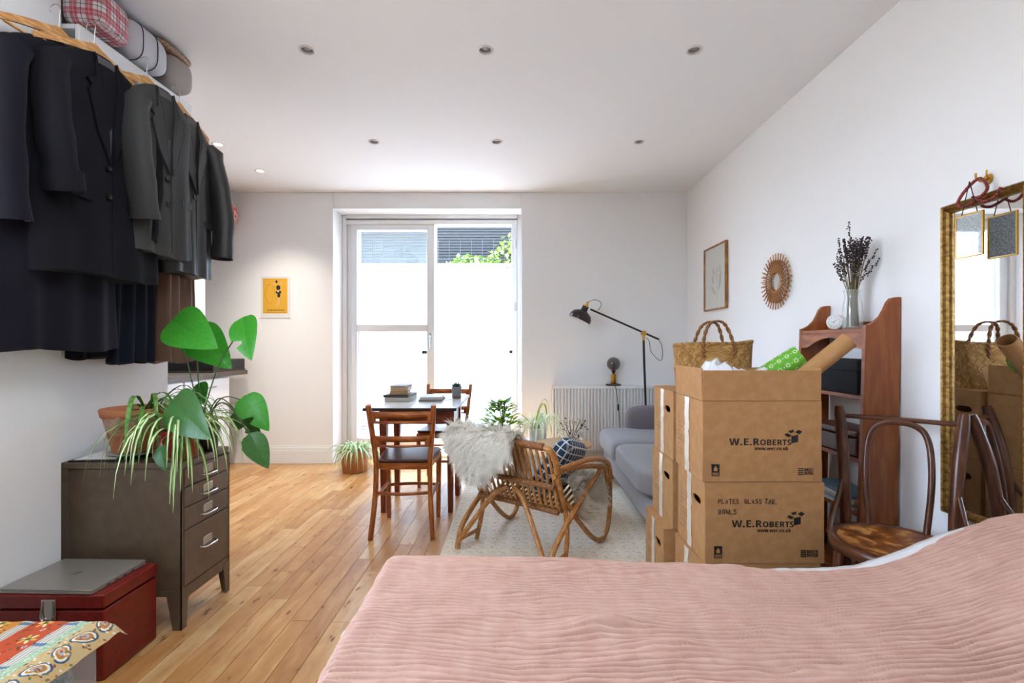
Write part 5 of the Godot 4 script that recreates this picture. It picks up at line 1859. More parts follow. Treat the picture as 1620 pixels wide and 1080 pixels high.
func build_dining() -> void:
	M.chair_wood = wood("78380f", "a55a22", "bb7235", 0.35, 51, 1.6, 10.0)
	M.table_wood = wood("5a2410", "7a3518", "8f4522", 0.3, 52, 1.2, 9.0)
	M.chair_seat = mat(hexc("4b2a20"), 0.28)
	var t := thing("dining_table", "dark red-brown wooden dining table with books on it", "table", Vector3(-0.74, 0, -3.68))
	# local: x -0.316..0.32, z -0.44..0.43
	var top := Mb.new()
	top.span(Vector3(-0.316, 0.711, -0.44), Vector3(0.321, 0.729, 0.43), 0.004)
	var tp := part(t, "tabletop", top, mat(hexc("2c1a13"), 0.35))
	var lam := Mb.new()
	lam.span(Vector3(-0.312, 0.729, -0.436), Vector3(0.317, 0.733, 0.426), 0.002)
	part(tp, "laminate", lam, mat(hexc("cfccc8"), 0.25), "pale glossy laminate surface")
	var a := Mb.new()
	a.span(Vector3(-0.21, 0.61, 0.325), Vector3(0.285, 0.71, 0.345), 0.002)
	a.span(Vector3(-0.21, 0.61, -0.065), Vector3(0.285, 0.71, -0.045), 0.002)
	a.span(Vector3(-0.21, 0.61, -0.045), Vector3(-0.19, 0.71, 0.325), 0.002)
	a.span(Vector3(0.265, 0.61, -0.045), Vector3(0.285, 0.71, 0.325), 0.002)
	part(t, "apron", a, M.table_wood)
	for q in [[-0.193, 0.345], [0.271, 0.345], [-0.193, -0.03], [0.271, -0.03]]:
		var l := Mb.new()
		l.bar(Vector3(q[0], 0, q[1]), Vector3(q[0], 0.71, q[1]), 0.034, 0.034, Vector3.RIGHT, 0.003, 0.052, 0.052)
		part(t, "leg", l, M.table_wood)
	dining_chair("wooden dining chair with its slotted back turned to the room", Vector3(-0.70, 0, -3.075), 0.03)
	dining_chair("wooden dining chair on the garden door side of the table", Vector3(-0.63, 0, -4.06), PI - 0.06)
	# books
	var y := 0.734
	var st := [["wide pale grey book at the bottom of the tall stack", 0.20, 0.03, 0.26, "b5b1ab", 0.05], ["black-edged white book, second in the tall stack", 0.19, 0.018, 0.24, "33302e", -0.08], ["tan hardback book in the middle of the tall stack", 0.135, 0.027, 0.2, "ad8c66", 0.1], ["tan thick book under the top one of the tall stack", 0.13, 0.026, 0.2, "b3936d", 0.04], ["thin grey book on top of the tall stack", 0.12, 0.013, 0.19, "98918a", -0.05]]
	for q in st:
		book(q[0], Vector3(-0.905 + rng.randf_range(-0.008, 0.008), y, -3.72), Vector3(q[1], q[2], q[3]), q[5], q[4])
		y += q[2] + 0.0006
	y = 0.734
	for q in [["grey magazine at the bottom of the low stack", 0.17, 0.012, 0.23, "8a8683", 0.0], ["white and grey book on the low stack", 0.165, 0.02, 0.23, "b9b6b2", 0.08]]:
		book(q[0], Vector3(-0.665, y, -3.72), Vector3(q[1], q[2], q[3]), q[5], q[4])
		y += q[2] + 0.0006
	var cd := Mb.new()
	cd.box(Vector3(0, 0.001, 0), Vector3(0.06, 0.002, 0.085), Basis(), 0.0)
	var c := solo("photo_card", "small white card with a dark picture on the table", "card", cd, M.white, Vector3(-0.535, 0.7335, -3.72), 0.1)
	var ci := Mb.new()
	ci.span(Vector3(-0.018, 0.0021, -0.03), Vector3(0.018, 0.0026, 0.015), 0.0)
	part(c, "picture", ci, mat(Color(0.3, 0.3, 0.32), 0.5))
	# succulent in a dip-glazed pot
	var s := thing("succulent", "small spiky succulent in a grey dip-glazed pot on the table", "potted plant", Vector3(-0.492, 0.7335, -3.83))
	var pv := Mb.new()
	pv.lathe([Vector2(0, 0), Vector2(0.032, 0), Vector2(0.036, 0.004), Vector2(0.039, 0.092), Vector2(0.036, 0.094), Vector2(0.034, 0.08), Vector2(0, 0.08)], 28)
	part(s, "pot", pv, mat(hexc("7d8085"), 0.35), "blue-grey glazed pot")
	var pb := Mb.new()
	pb.lathe([Vector2(0.0365, 0.004), Vector2(0.0373, 0.02)], 28)
	part(s, "raw_band", pb, mottled("6a4a38", "8a6a52", 30.0, 0.9, 26, 0.08))
	for k in 22:
		var b := Mb.new()
		var an := k * 2.399
		var el := 0.35 + 0.9 * k / 22.0
		var d := Vector3(cos(an) * cos(el), sin(el), sin(an) * cos(el))
		b.tube([Vector3(0, 0.08, 0) + d * 0.008, Vector3(0, 0.083, 0) + d * 0.028, Vector3(0, 0.085, 0) + d * 0.05], [0.007, 0.006, 0.0008], 5)
		part(s, "leaf", b, mat(hexc("3d4a40"), 0.5))
	# spider plant on the floor by the door
	var fp := thing("floor_plant", "leafy spider plant in a tan pot on the floor by the garden door", "potted plant", Vector3(-1.50, 0, -4.41))
	var fv := Mb.new()
	fv.lathe([Vector2(0, 0), Vector2(0.105, 0), Vector2(0.11, 0.005), Vector2(0.127, 0.2), Vector2(0.123, 0.205), Vector2(0.117, 0.2), Vector2(0.114, 0.18), Vector2(0, 0.18)], 40)
	part(fp, "pot", fv, mottled("a5683c", "b67848", 3.0, 0.6, 27, 0.03), "tan glazed pot")
	spider_plant(fp, Vector3(0, 0.18, 0), 70, 0.16, 0.32, stripe_leaf("9dbb85", "dfe8cf"), 0.008, 0.10)
	# laundry outside
	var lb := thing("laundry_bag", "pink and blue patterned bag hanging on a stand outside the door", "bag", Vector3(-2.18, -0.03, -6.75))
	var lm := Mb.new()
	lm.puff(Vector3(0, 0.32, 0), Vector3(0.34, 0.56, 0.22), Basis(), 0.5, 0.45, 32, 20)
	var pm := mottled("d2416a", "6f9fd0", 5.0, 0.8, 28, 0.02)
	pm.albedo_texture = noise_tex(256, 0.02, 3, 28, [[0.0, 0.4, 0.47, 0.55, 0.62, 1.0], [hexc("c8325c"), hexc("de5378"), hexc("e9b9c8"), hexc("86aedb"), hexc("5b7fc0"), hexc("8d4f92")]])
	part(lb, "sack", lm, pm)
	var lh := Mb.new()
	lh.tube(curve([Vector3(-0.1, 0.56, 0), Vector3(-0.06, 0.68, 0), Vector3(0, 0.71, 0), Vector3(0.06, 0.68, 0), Vector3(0.1, 0.56, 0)], 5), 0.008, 6)
	part(lb, "handle", lh, mat(Color(0.35, 0.35, 0.37), 0.6))
	# poster taped to the wall
	var po := thing("poster", "small yellow poster with a dark dancing figure on the far wall", "poster", Vector3(-2.372, 1.631, -4.692))
	var pp := Mb.new()
	pp.span(Vector3(-0.142, -0.21, 0), Vector3(0.142, 0.195, 0.0012), 0.0)
	part(po, "paper", pp, mat(Color(0.88, 0.88, 0.87), 0.8))
	var pr := Mb.new()
	pr.quad(Vector3(-0.122, -0.165, 0.0016), Vector3(0.118, -0.165, 0.0016), Vector3(0.118, 0.177, 0.0016), Vector3(-0.122, 0.177, 0.0016), Vector3.BACK, Vector3.BACK, Vector3.BACK, Vector3.BACK, Vector2(0, 1), Vector2(1, 1), Vector2(1, 0), Vector2(0, 0))
	part(po, "print", pr, poster_print())
	# colourful bag on the kitchen wall unit
	var kb := Mb.new()
	var km := mat(Color.WHITE, 0.7)
	km.albedo_texture = noise_tex(256, 0.03, 3, 29, [[0.0, 0.42, 0.43, 0.52, 0.53, 0.6, 0.61, 1.0], [hexc("c9252f"), hexc("d8343c"), hexc("e0953a"), hexc("dc8f33"), hexc("3a63b5"), hexc("35589f"), hexc("e8e2d4"), hexc("f0e9da")]])
	km.uv1_triplanar = true
	km.uv1_scale = Vector3.ONE * 3.0
	kb.puff(Vector3(0, 0.115, 0), Vector3(0.34, 0.23, 0.42), Basis(Vector3.UP, 0.2), 0.6, 0.6, 32, 20)
	solo("fabric_bag", "colourful floral and orange fabric bag on the kitchen wall unit", "bag", kb, km, Vector3(-2.80, 2.282, -4.42))

func poster_print() -> StandardMaterial3D:
	var im := Image.create(240, 342, false, Image.FORMAT_RGB8)
	im.fill(hexc("e0a92c"))
	var dot := func(cx: float, cy: float, rx: float, ry: float, c: Color) -> void:
		for y in range(int(cy - ry), int(cy + ry) + 1):
			for x in range(int(cx - rx), int(cx + rx) + 1):
				if x >= 0 and y >= 0 and x < 240 and y < 342 and pow((x - cx) / rx, 2.0) + pow((y - cy) / ry, 2.0) <= 1.0:
					im.set_pixel(x, y, c)
	var k := hexc("1d1512")
	var s := hexc("e6b98c")
	# limbs, then the dark dress
	for i in 40:
		var q := i / 39.0
		dot.call(150 - 26 * q + 8 * sin(q * 3.0), 190 + 80 * q, 4, 4, s)
		dot.call(155 + 6 * sin(q * 4.0), 190 + 70 * q, 4, 4, s)
		dot.call(140 - 60 * q, 75 - 40 * sin(q * 2.2) + 30 * q, 3, 3, s)
		dot.call(158 + 30 * q, 70 - 30 * q, 3, 3, s)
	dot.call(150, 90, 20, 24, k)
	dot.call(152, 135, 27, 16, k)
	dot.call(155, 165, 15, 22, k)
	dot.call(148, 125, 9, 12, hexc("d9d6d0"))
	dot.call(132, 32, 11, 13, k)
	for i in 260:
		var q := i / 259.0
		dot.call(70 + 48 * cos(q * 5.2 + 1.2), 150 + 90 * sin(q * 5.2 + 1.2), 1.4, 1.4, hexc("a8731a"))
	# lettering too small to read in the photograph: a row of dark marks
	for i in 14:
		dot.call(46 + i * 12, 310, 4.2, 8 - (i % 3), hexc("7a4a12"))
	for i in 24:
		dot.call(30 + i * 8, 333, 2.5, 2.5, hexc("7a4a12"))
	var m := mat(Color.WHITE, 0.6)
	m.albedo_texture = img_tex(im)
	return m

func fur(surf: Callable, clumps: int, l0: float, l1: float, w: float, comb: Vector3) -> Mb:
	# surf(u, v) -> [point, normal]; locks of tapering blades that lean together
	var m := Mb.new()
	for i in clumps:
		var cu := rng.randf()
		var cv := rng.randf()
		var c: Array = surf.call(cu, cv)
		var nn: Vector3 = c[1]
		var d := (nn * rng.randf_range(0.45, 0.95) + comb * rng.randf_range(0.6, 1.3) + Vector3(rng.randfn(), rng.randfn(), rng.randfn()) * 0.3).normalized()
		var l := rng.randf_range(l0, l1)
		var tipc: Vector3 = c[0] + d * l + Vector3(0, -l * 0.2, 0) + comb * l * 0.3
		for k in 12:
			var q: Array = surf.call(clampf(cu + rng.randfn() * 0.022, 0, 1), clampf(cv + rng.randfn() * 0.018, 0, 1))
			var p: Vector3 = q[0]
			var tip := tipc + Vector3(rng.randfn(), rng.randfn(), rng.randfn()) * l * 0.13
			var mid := p.lerp(tip, 0.5) + nn * l * 0.16
			var ax := (tip - p).normalized()
			var side := ax.cross(nn + Vector3(0.1, 0.2, 0.3)).normalized() * w * rng.randf_range(0.7, 1.4)
			var fn := side.cross(ax).normalized()
			if fn.dot(nn) < 0: fn = -fn
			fn = (fn + nn * 0.8).normalized()
			m.quad(p - side, p + side, mid + side * 0.8, mid - side * 0.8, fn, fn, fn, fn)
			m.tri(mid - side * 0.8, mid + side * 0.8, tip, fn, fn, fn)
	return m

func rattan_chair() -> void:
	var o := thing("rattan_armchair", "low rattan cane armchair with sheepskin over its back", "armchair", Vector3(0.09, 0.012, -2.81), deg_to_rad(-35.0))
	var C: Material = M.cane
	var D: Material = M.cane_dark
	# seat and back canes run in one sweep
	var n := 17
	for i in n:
		var u := float(i) / (n - 1) * 2.0 - 1.0
		var x := u * 0.265
		var b := Mb.new()
		b.tube(curve([Vector3(x * 0.98, 0.375, -0.29), Vector3(x, 0.295, -0.1), Vector3(x, 0.255, 0.09), Vector3(x, 0.295, 0.175), Vector3(x * 1.04, 0.45, 0.235), Vector3(x * 1.1, 0.625 - 0.02 * u * u, 0.31)], 6), 0.0096, 6, true, 0.7)
		part(o, "cane", b, C)
	# back frame hoop
	var f := Mb.new()
	f.tube(curve([Vector3(-0.27, 0.265, 0.12), Vector3(-0.295, 0.44, 0.22), Vector3(-0.315, 0.57, 0.285), Vector3(-0.27, 0.635, 0.315), Vector3(0.0, 0.645, 0.32), Vector3(0.27, 0.635, 0.315), Vector3(0.315, 0.57, 0.285), Vector3(0.295, 0.44, 0.22), Vector3(0.27, 0.265, 0.12)], 8), 0.0165, 10)
	part(o, "back_frame", f, C)
	# wrapped cross rails
	for q in [[0.645, 0.325, 0.27, 0.019], [0.425, 0.245, 0.285, 0.014], [0.275, 0.175, 0.27, 0.014]]:
		var b := Mb.new()
		var pts := []
		var rad := []
		for i in 61:
			var u := i / 60.0 * 2.0 - 1.0
			pts.append(Vector3(u * q[2], q[0] - 0.006 * u * u, q[1]))
			rad.append(q[3] * (1.0 + 0.16 * (i % 2)))
		b.tube(pts, rad, 8)
		part(o, "wrapped_rail", b, D)
	var fr := Mb.new()
	fr.tube([Vector3(-0.3, 0.37, -0.30), Vector3(0.3, 0.37, -0.30)], 0.015, 8)
	part(o, "front_rail", fr, C)
	for s in [-1.0, 1.0]:
		# two nested arm loops that run down into the front legs
		for k in 2:
			var g := 0.028 * k
			var a := Mb.new()
			a.tube(curve([Vector3(s * (0.305 - g * 0.3), 0.51 - g, 0.27), Vector3(s * (0.335 - g), 0.525 - g, 0.15), Vector3(s * (0.35 - g), 0.515 - g * 1.6, -0.08), Vector3(s * (0.35 - g), 0.46 - g, -0.25 + g), Vector3(s * (0.345 - g * 0.7), 0.40, -0.30 + g * 0.6), Vector3(s * (0.338 - g * 0.3), 0.33, -0.312 + g * 0.3), Vector3(s * 0.334, 0.25, -0.322)], 7), 0.0145, 8)
			part(o, "arm", a, C)
		# side hoop leg
		var h := Mb.new()
		h.tube(curve([Vector3(s * 0.33, 0.40, -0.30), Vector3(s * 0.335, 0.22, -0.325), Vector3(s * 0.33, 0.06, -0.30), Vector3(s * 0.325, 0.012, -0.22), Vector3(s * 0.315, 0.06, -0.12), Vector3(s * 0.30, 0.2, 0.03), Vector3(s * 0.285, 0.33, 0.14)], 7), 0.0145, 8)
		part(o, "hoop_leg", h, C)
		# straight legs that cross it
		var l := Mb.new()
		l.tube(curve([Vector3(s * 0.30, 0.0, 0.33), Vector3(s * 0.305, 0.13, 0.27), Vector3(s * 0.315, 0.30, 0.02), Vector3(s * 0.325, 0.42, -0.2)], 6), 0.0155, 8)
		part(o, "leg", l, C)
		var l2 := Mb.new()
		l2.tube(curve([Vector3(s * 0.30, 0.0, 0.16), Vector3(s * 0.29, 0.16, 0.12), Vector3(s * 0.275, 0.33, 0.13)], 5), 0.0135, 8)
		part(o, "leg", l2, C)
		# brace from the middle of the back down to the foot
		var v := Mb.new()
		v.tube(curve([Vector3(s * 0.02, 0.375, 0.225), Vector3(s * 0.10, 0.32, 0.25), Vector3(s * 0.24, 0.12, 0.31), Vector3(s * 0.295, 0.03, 0.335)], 6), 0.0135, 8)
		part(o, "brace", v, C)
		var fb := Mb.new()
		fb.tube([Vector3(s * 0.30, 0.045, 0.325), Vector3(s * 0.30, 0.05, 0.155)], 0.0125, 8)
		part(o, "foot_bar", fb, C)
		# cane binding at the arm joint
		var bd := Mb.new()
		var pts := []
		for i in 60:
			var t := i / 59.0
			pts.append(Vector3(s * 0.335, 0.41 - 0.13 * t, -0.312) + Vector3(cos(i * 1.3), 0, sin(i * 1.3)) * 0.0185)
		bd.tube(pts, 0.0028, 5)
		part(o, "binding", bd, D)
	var xf := Transform3D(Basis(Vector3.UP, deg_to_rad(-35.0)), o.position)
	# sheepskin over the back
	var shape := func(u: float, v: float) -> Array:
		var x := lerpf(-0.34, 0.11, u)
		# v: 0 inside of the back, 0.4 over the top, 1 hanging behind
		var hang := 0.10 + 0.13 * smoothstep(0.0, 0.4, u) - 0.12 * smoothstep(0.55, 1.0, u) + 0.015 * sin(u * 9.0)
		var p: Vector3
		var nn: Vector3
		if v < 0.3:
			var t := 1.0 - v / 0.3
			p = Vector3(x, 0.665 - 0.2 * t, 0.285 - 0.07 * t)
			nn = Vector3(0, 0.3, -1)
		elif v < 0.5:
			var t := (v - 0.3) / 0.2
			var a := PI * (1.0 - t)
			p = Vector3(x, 0.655 + 0.028 * sin(a), 0.318 + 0.034 * cos(a) * -1.0 * -1.0 * -1.0)
			nn = Vector3(0, sin(a), -cos(a))
			p.z = 0.318 - 0.034 * cos(a)
		else:
			var t := (v - 0.5) / 0.5
			p = Vector3(lerpf(x, -0.17, 0.4 * t * t), 0.652 - hang * t, 0.355 - 0.03 * t)
			nn = Vector3(0, 0.15, 1)
		return [xf * p, xf.basis * nn.normalized()]
	var sk := thing("sheepskin", "long-haired white sheepskin draped over the rattan chair's back", "sheepskin")
	var pm := Mb.new()
	pm.grid(20, 30, func(u: float, v: float) -> Vector3: return shape.call(u, v)[0])
	part(sk, "hide", pm, mat(hexc("d8c9ae"), 0.95))
	var fu := part(sk, "fur", fur(shape, 2300, 0.05, 0.085, 0.0012, Vector3(-0.12, -0.4, 0.1)), M.fur)
	fu.set_meta("kind", "stuff")
	# second one over the seat and the front corner
	var shape2 := func(u: float, v: float) -> Array:
		var z := lerpf(-0.34, 0.16, v)
		var x := lerpf(-0.24, 0.25, u)
		var y := 0.335 + 0.05 * pow(absf(v - 0.55) * 2.0, 2.0)
		var nn := Vector3(0, 1, 0)
		if u > 0.62:
			# hangs over the side under the arm
			var t := (u - 0.62) / 0.38
			z = lerpf(-0.32, 0.02, v)
			y = 0.385 - 0.19 * t * t + 0.03 * sin(v * 7.0) * t
			x = lerpf(0.2, 0.29, sqrt(t))
			nn = Vector3(t, 1.0 - t, 0)
		return [xf * Vector3(x, y, z), xf.basis * nn.normalized()]
	var sk2 := thing("sheepskin", "white sheepskin lying across the rattan chair's seat", "sheepskin")
	var pm2 := Mb.new()
	pm2.grid(20, 20, func(u: float, v: float) -> Vector3: return shape2.call(u, v)[0], false, true)
	part(sk2, "hide", pm2, mat(hexc("d8c9ae"), 0.95))
	var fu2 := part(sk2, "fur", fur(shape2, 1100, 0.045, 0.075, 0.0012, Vector3(0.25, -0.05, 0.25)), M.fur)
	fu2.set_meta("kind", "stuff")
	# navy lattice cushion on the seat
	var cu := Mb.new()
	cu.puff(Vector3.ZERO, Vector3(0.36, 0.13, 0.36), Basis(), 0.75, 0.4, 36, 18)
	var cm := mat(Color.WHITE, 0.85)
	var im := Image.create(64, 64, false, Image.FORMAT_RGB8)
	for y in 64:
		for x in 64:
			im.set_pixel(x, y, hexc("e9ecee") if (x % 32) < 5 or (y % 32) < 5 else hexc("21405e"))
	cm.albedo_texture = img_tex(im)
	cm.uv1_triplanar = true
	cm.uv1_scale = Vector3.ONE * 13.0
	var co := solo("lattice_cushion", "navy cushion with white lattice on the rattan chair", "cushion", cu, cm)
	co.transform = Transform3D(Basis(Vector3.UP, deg_to_rad(-35.0)) * Basis(Vector3.FORWARD, -1.05) * Basis(Vector3.UP, 0.3), xf * Vector3(0.16, 0.455, -0.02))

func build_lounge() -> void:
	M.cane = wood("8a5524", "b47a3c", "c9935a", 0.38, 54, 4.0, 20.0)
	M.cane_dark = wood("5e3716", "84501f", "9d672f", 0.45, 55, 8.0, 20.0)
	M.fur = mat(hexc("efe8da"), 0.95)
	M.fur.backlight_enabled = true
	M.fur.backlight = Color(0.4, 0.37, 0.3)
	# jute rug
	var r := Mb.new()
	var f := FastNoiseLite.new()
	f.seed = 77
	f.frequency = 1.0
	r.span(Vector3(-0.43, 0.0008, -4.12), Vector3(1.45, 0.011, -2.1), 0.003)
	solo("jute_rug", "pale woven jute rug under the rattan chair", "rug", r, jute())
	rattan_chair()
	# sofa along the wall
	var s := thing("sofa", "grey velvet sofa with loose seat cushions along the wall", "sofa", Vector3(0, 0.012, 0))
	var velvet := cloth("8b8888", 0.8, 40.0, 0.02, 0.8)
	var b := Mb.new()
	b.span(Vector3(0.74, 0.10, -4.2), Vector3(1.60, 0.27, -2.62), 0.03)
	part(s, "base", b, velvet)
	for q in [[-3.86, 0.68], [-3.12, 0.82]]:
		var c := Mb.new()
		c.puff(Vector3(1.08, 0.345, q[0]), Vector3(0.78, 0.19, q[1]), Basis(Vector3.FORWARD, 0.02), 0.42, 0.22, 48, 18)
		part(s, "seat_cushion", c, velvet)
		var k := Mb.new()
		k.puff(Vector3(1.47, 0.55, q[0]), Vector3(0.24, 0.36, q[1] - 0.04), Basis(Vector3.FORWARD, 0.12), 0.5, 0.4, 36, 16)
		part(s, "back_cushion", k, velvet)
	var ar := Mb.new()
	ar.puff(Vector3(1.27, 0.44, -4.16), Vector3(0.68, 0.36, 0.24), Basis(), 0.45, 0.5, 40, 18)
	part(s, "arm", ar, cloth("6f696d", 0.8, 40.0, 0.02, 0.8))
	for q in [[0.80, -4.12], [0.80, -2.7], [1.55, -4.12], [1.55, -2.7]]:
		var l := Mb.new()
		l.lathe([Vector2(0, 0), Vector2(0.012, 0), Vector2(0.02, 0.1), Vector2(0, 0.1)], 12, Vector3(q[0], 0, q[1]))
		part(s, "leg", l, mat(hexc("3a2216"), 0.4))
	# round side table
	var t := thing("side_table", "round pale wood side table with dark splayed legs", "table", Vector3(0.33, 0.0, -3.52))
	var tt := Mb.new()
	tt.lathe([Vector2(0, 0.42), Vector2(0.19, 0.42), Vector2(0.208, 0.428), Vector2(0.21, 0.436), Vector2(0.206, 0.44), Vector2(0, 0.44)], 48)
	part(t, "tabletop", tt, mottled("b98a55", "cba06c", 3.0, 0.35, 33, 0.02))
	for k in 3:
		var a := 0.55 + TAU * k / 3.0
		var l := Mb.new()
		l.bar(Vector3(cos(a) * 0.19, 0.012, sin(a) * 0.19), Vector3(cos(a) * 0.12, 0.422, sin(a) * 0.12), 0.018, 0.018, Vector3.RIGHT, 0.002, 0.034, 0.03)
		part(t, "leg", l, mat(hexc("3b2a20"), 0.4))
	# plants around it
	var st := thing("plant_stool", "low white stool carrying the two plants behind the rattan chair", "stool", Vector3(0.0, 0, -3.95))
	var sm := Mb.new()
	sm.span(Vector3(-0.28, 0.34, -0.14), Vector3(0.30, 0.37, 0.14), 0.005)
	part(st, "seat", sm, M.white)
	for q in [[-0.25, -0.11], [0.27, -0.11], [-0.25, 0.11], [0.27, 0.11]]:
		var l := Mb.new()
		l.bar(Vector3(q[0], 0.012, q[1]), Vector3(q[0], 0.34, q[1]), 0.03, 0.03)
		part(st, "leg", l, M.white)
	var cr := thing("croton_plant", "bushy yellow-green croton with red leaf tips behind sheepskin", "potted plant", Vector3(-0.14, 0.3705, -3.95))
	var pv := Mb.new()
	pv.lathe([Vector2(0, 0), Vector2(0.06, 0), Vector2(0.065, 0.004), Vector2(0.08, 0.12), Vector2(0.075, 0.125), Vector2(0.07, 0.11), Vector2(0, 0.11)], 28)
	part(cr, "pot", pv, M.white)
	var gm := leafm("86ad28", "a8c838", 0.75)
	var dm := leafm("36521c", "5e7d2a")
	var rm := leafm("b8595a", "d98e86")
	for i in 150:
		var b2 := Mb.new()
		var h := rng.randf()
		var an := rng.randf() * TAU
		var rad := 0.02 + 0.13 * (1.0 - h * 0.75) * sqrt(rng.randf())
		var p := Vector3(cos(an) * rad, 0.11 + h * 0.21, sin(an) * rad)
		leaf_blade(b2, p, Vector3(cos(an), rng.randf_range(-0.1, 1.0), sin(an)).normalized(), rng.randf_range(0.06, 0.10), rng.randf_range(0.018, 0.028))
		part(cr, "leaf", b2, gm if i % 4 else dm)
	for i in 12:
		var b2 := Mb.new()
		var p := Vector3(-0.16 - rng.randf() * 0.1, 0.12 + rng.randf() * 0.09, rng.randf_range(-0.05, 0.05))
		leaf_blade(b2, p, Vector3(-1, rng.randf_range(-0.2, 0.6), rng.randfn() * 0.4).normalized(), 0.06, 0.014)
		part(cr, "leaf", b2, rm, "reddish leaf")
	var cs := Mb.new()
	for k in 3:
		cs = Mb.new()
		cs.tube(curve([Vector3(0, 0.1, 0), Vector3(0.01 * k, 0.2, 0.01), Vector3(-0.03 + 0.03 * k, 0.32, 0)], 4), 0.005, 6)
		part(cr, "stem", cs, mat(hexc("5a4a2a"), 0.7))
	var sp := thing("pale_spider_plant", "pale spider plant with white leaves behind the rattan chair", "potted plant", Vector3(0.16, 0.3705, -3.93))
	var sv := Mb.new()
	sv.lathe([Vector2(0, 0), Vector2(0.06, 0), Vector2(0.064, 0.004), Vector2(0.075, 0.11), Vector2(0.071, 0.114), Vector2(0.067, 0.1), Vector2(0, 0.1)], 28)
	part(sp, "pot", sv, M.white)
	spider_plant(sp, Vector3(0, 0.105, 0), 52, 0.16, 0.28, stripe_leaf("dfe5c8", "f1f3e6"), 0.008, 0.13)
	for q in [[-0.9, 0.32, 0.24], [0.2, 0.22, 0.3], [2.6, 0.42, 0.16]]:
		var b2 := Mb.new()
		strap(b2, Vector3(-0.03, 0.11, 0), q[0], q[1] * 0.7, q[2], 0.013, 0.2)
		part(sp, "leaf", b2, leafm("7fae3c", "c7b23c"))
	var tp := thing("speckled_plant", "small plant with dark speckled leaves beside the radiator", "potted plant", Vector3(0.47, 0, -4.22))
	var tv := Mb.new()
	tv.lathe([Vector2(0, 0), Vector2(0.08, 0), Vector2(0.1, 0.33), Vector2(0.095, 0.335), Vector2(0.09, 0.3), Vector2(0, 0.3)], 28)
	part(tp, "pot", tv, M.white)
	for i in 60:
		var b2 := Mb.new()
		var p := Vector3(rng.randf_range(-0.12, 0.12), rng.randf_range(0.33, 0.5), rng.randf_range(-0.08, 0.08))
		leaf_blade(b2, p, Vector3(rng.randfn(), rng.randfn(), rng.randfn() + 0.5).normalized(), 0.035, 0.011)
		part(tp, "leaf", b2, mat(hexc("3a3020"), 0.5) if i % 2 else leafm("b9b493", "d8d2b0"))
	for i in 6:
		var b2 := Mb.new()
		b2.tube(curve([Vector3(0, 0.3, 0), Vector3((i - 2.5) * 0.02, 0.4, 0), Vector3((i - 2.5) * 0.045, 0.49, 0.02)], 4), 0.003, 5)
		part(tp, "stem", b2, mat(hexc("5b4a30"), 0.7))
	# radiator
	var ra := thing("radiator", "white ribbed panel radiator under the far wall lamp", "radiator", Vector3(0.34, 0.14, -4.69))
	var rb := Mb.new()
	var pts := PackedVector2Array()
	var W := 1.07
	var nr := 34
	pts.append(Vector2(0, 0))
	pts.append(Vector2(W, 0))
	for k in range(nr - 1, -1, -1):
		var x0 := W * (k + 0.12) / nr
		var w := W / nr
		pts.append(Vector2(x0 + w * 0.80, 0.02))
		pts.append(Vector2(x0 + w * 0.66, 0.042))
		pts.append(Vector2(x0 + w * 0.22, 0.042))
		pts.append(Vector2(x0 + w * 0.08, 0.02))
	rb.prism(pts, 0.60, Transform3D(Basis(Vector3(1, 0, 0), Vector3(0, 0, 1), Vector3(0, -1, 0)), Vector3(0, 0.305, 0.055)))
	part(ra, "panel", rb, M.gloss_white)
	var rt := Mb.new()
	rt.span(Vector3(-0.008, 0.6, 0.0), Vector3(W + 0.008, 0.628, 0.1), 0.003)
	rt.span(Vector3(-0.01, 0.0, 0.01), Vector3(0.0, 0.625, 0.095), 0.002)
	rt.span(Vector3(W, 0.0, 0.01), Vector3(W + 0.01, 0.625, 0.095), 0.002)
	part(ra, "casing", rt, M.gloss_white)
	for x in [0.2, 0.85]:
		var br := Mb.new()
		br.span(Vector3(x - 0.02, 0.05, -0.004), Vector3(x + 0.02, 0.55, 0.056), 0.002)
		part(ra, "bracket", br, M.white)
	for x in [0.06, W - 0.06]:
		var pi := Mb.new()
		pi.tube([Vector3(x, -0.14, 0.06), Vector3(x, 0.02, 0.06)], 0.009, 8)
		part(ra, "pipe", pi, M.white)
	# globe lamp on the radiator
	var gl := thing("globe_lamp", "small brass table lamp with a smoked globe bulb on the radiator", "lamp", Vector3(0.918, 0.7685, -4.632))
	var gb := Mb.new()
	gb.lathe([Vector2(0, 0), Vector2(0.072, 0), Vector2(0.073, 0.004), Vector2(0.072, 0.011), Vector2(0, 0.011)], 32)
	part(gl, "base", gb, M.black)
	var gs := Mb.new()
	gs.lathe([Vector2(0.025, 0.011), Vector2(0.026, 0.013), Vector2(0.026, 0.108), Vector2(0.0, 0.11)], 24)
	part(gl, "stem", gs, M.brass)
	var gk := Mb.new()
	gk.lathe([Vector2(0.011, 0.11), Vector2(0.013, 0.125), Vector2(0.022, 0.137), Vector2(0.016, 0.145), Vector2(0, 0.145)], 20)
	part(gl, "bulb_holder", gk, M.black)
	var gg := Mb.new()
	gg.ball(Vector3(0, 0.208, 0), 0.065, 28, 18)
	var smoke := mat(Color(0.32, 0.3, 0.29, 0.55), 0.06)
	smoke.transparency = BaseMaterial3D.TRANSPARENCY_ALPHA
	part(gl, "bulb", gg, smoke, "smoked glass globe")
	var gi := Mb.new()
	gi.lathe([Vector2(0.008, 0.145), Vector2(0.01, 0.19), Vector2(0.02, 0.2), Vector2(0.0, 0.22)], 14)
	part(gl, "filament_support", gi, mat(hexc("7a5a4a"), 0.3, 0.6))
	var gc := Mb.new()
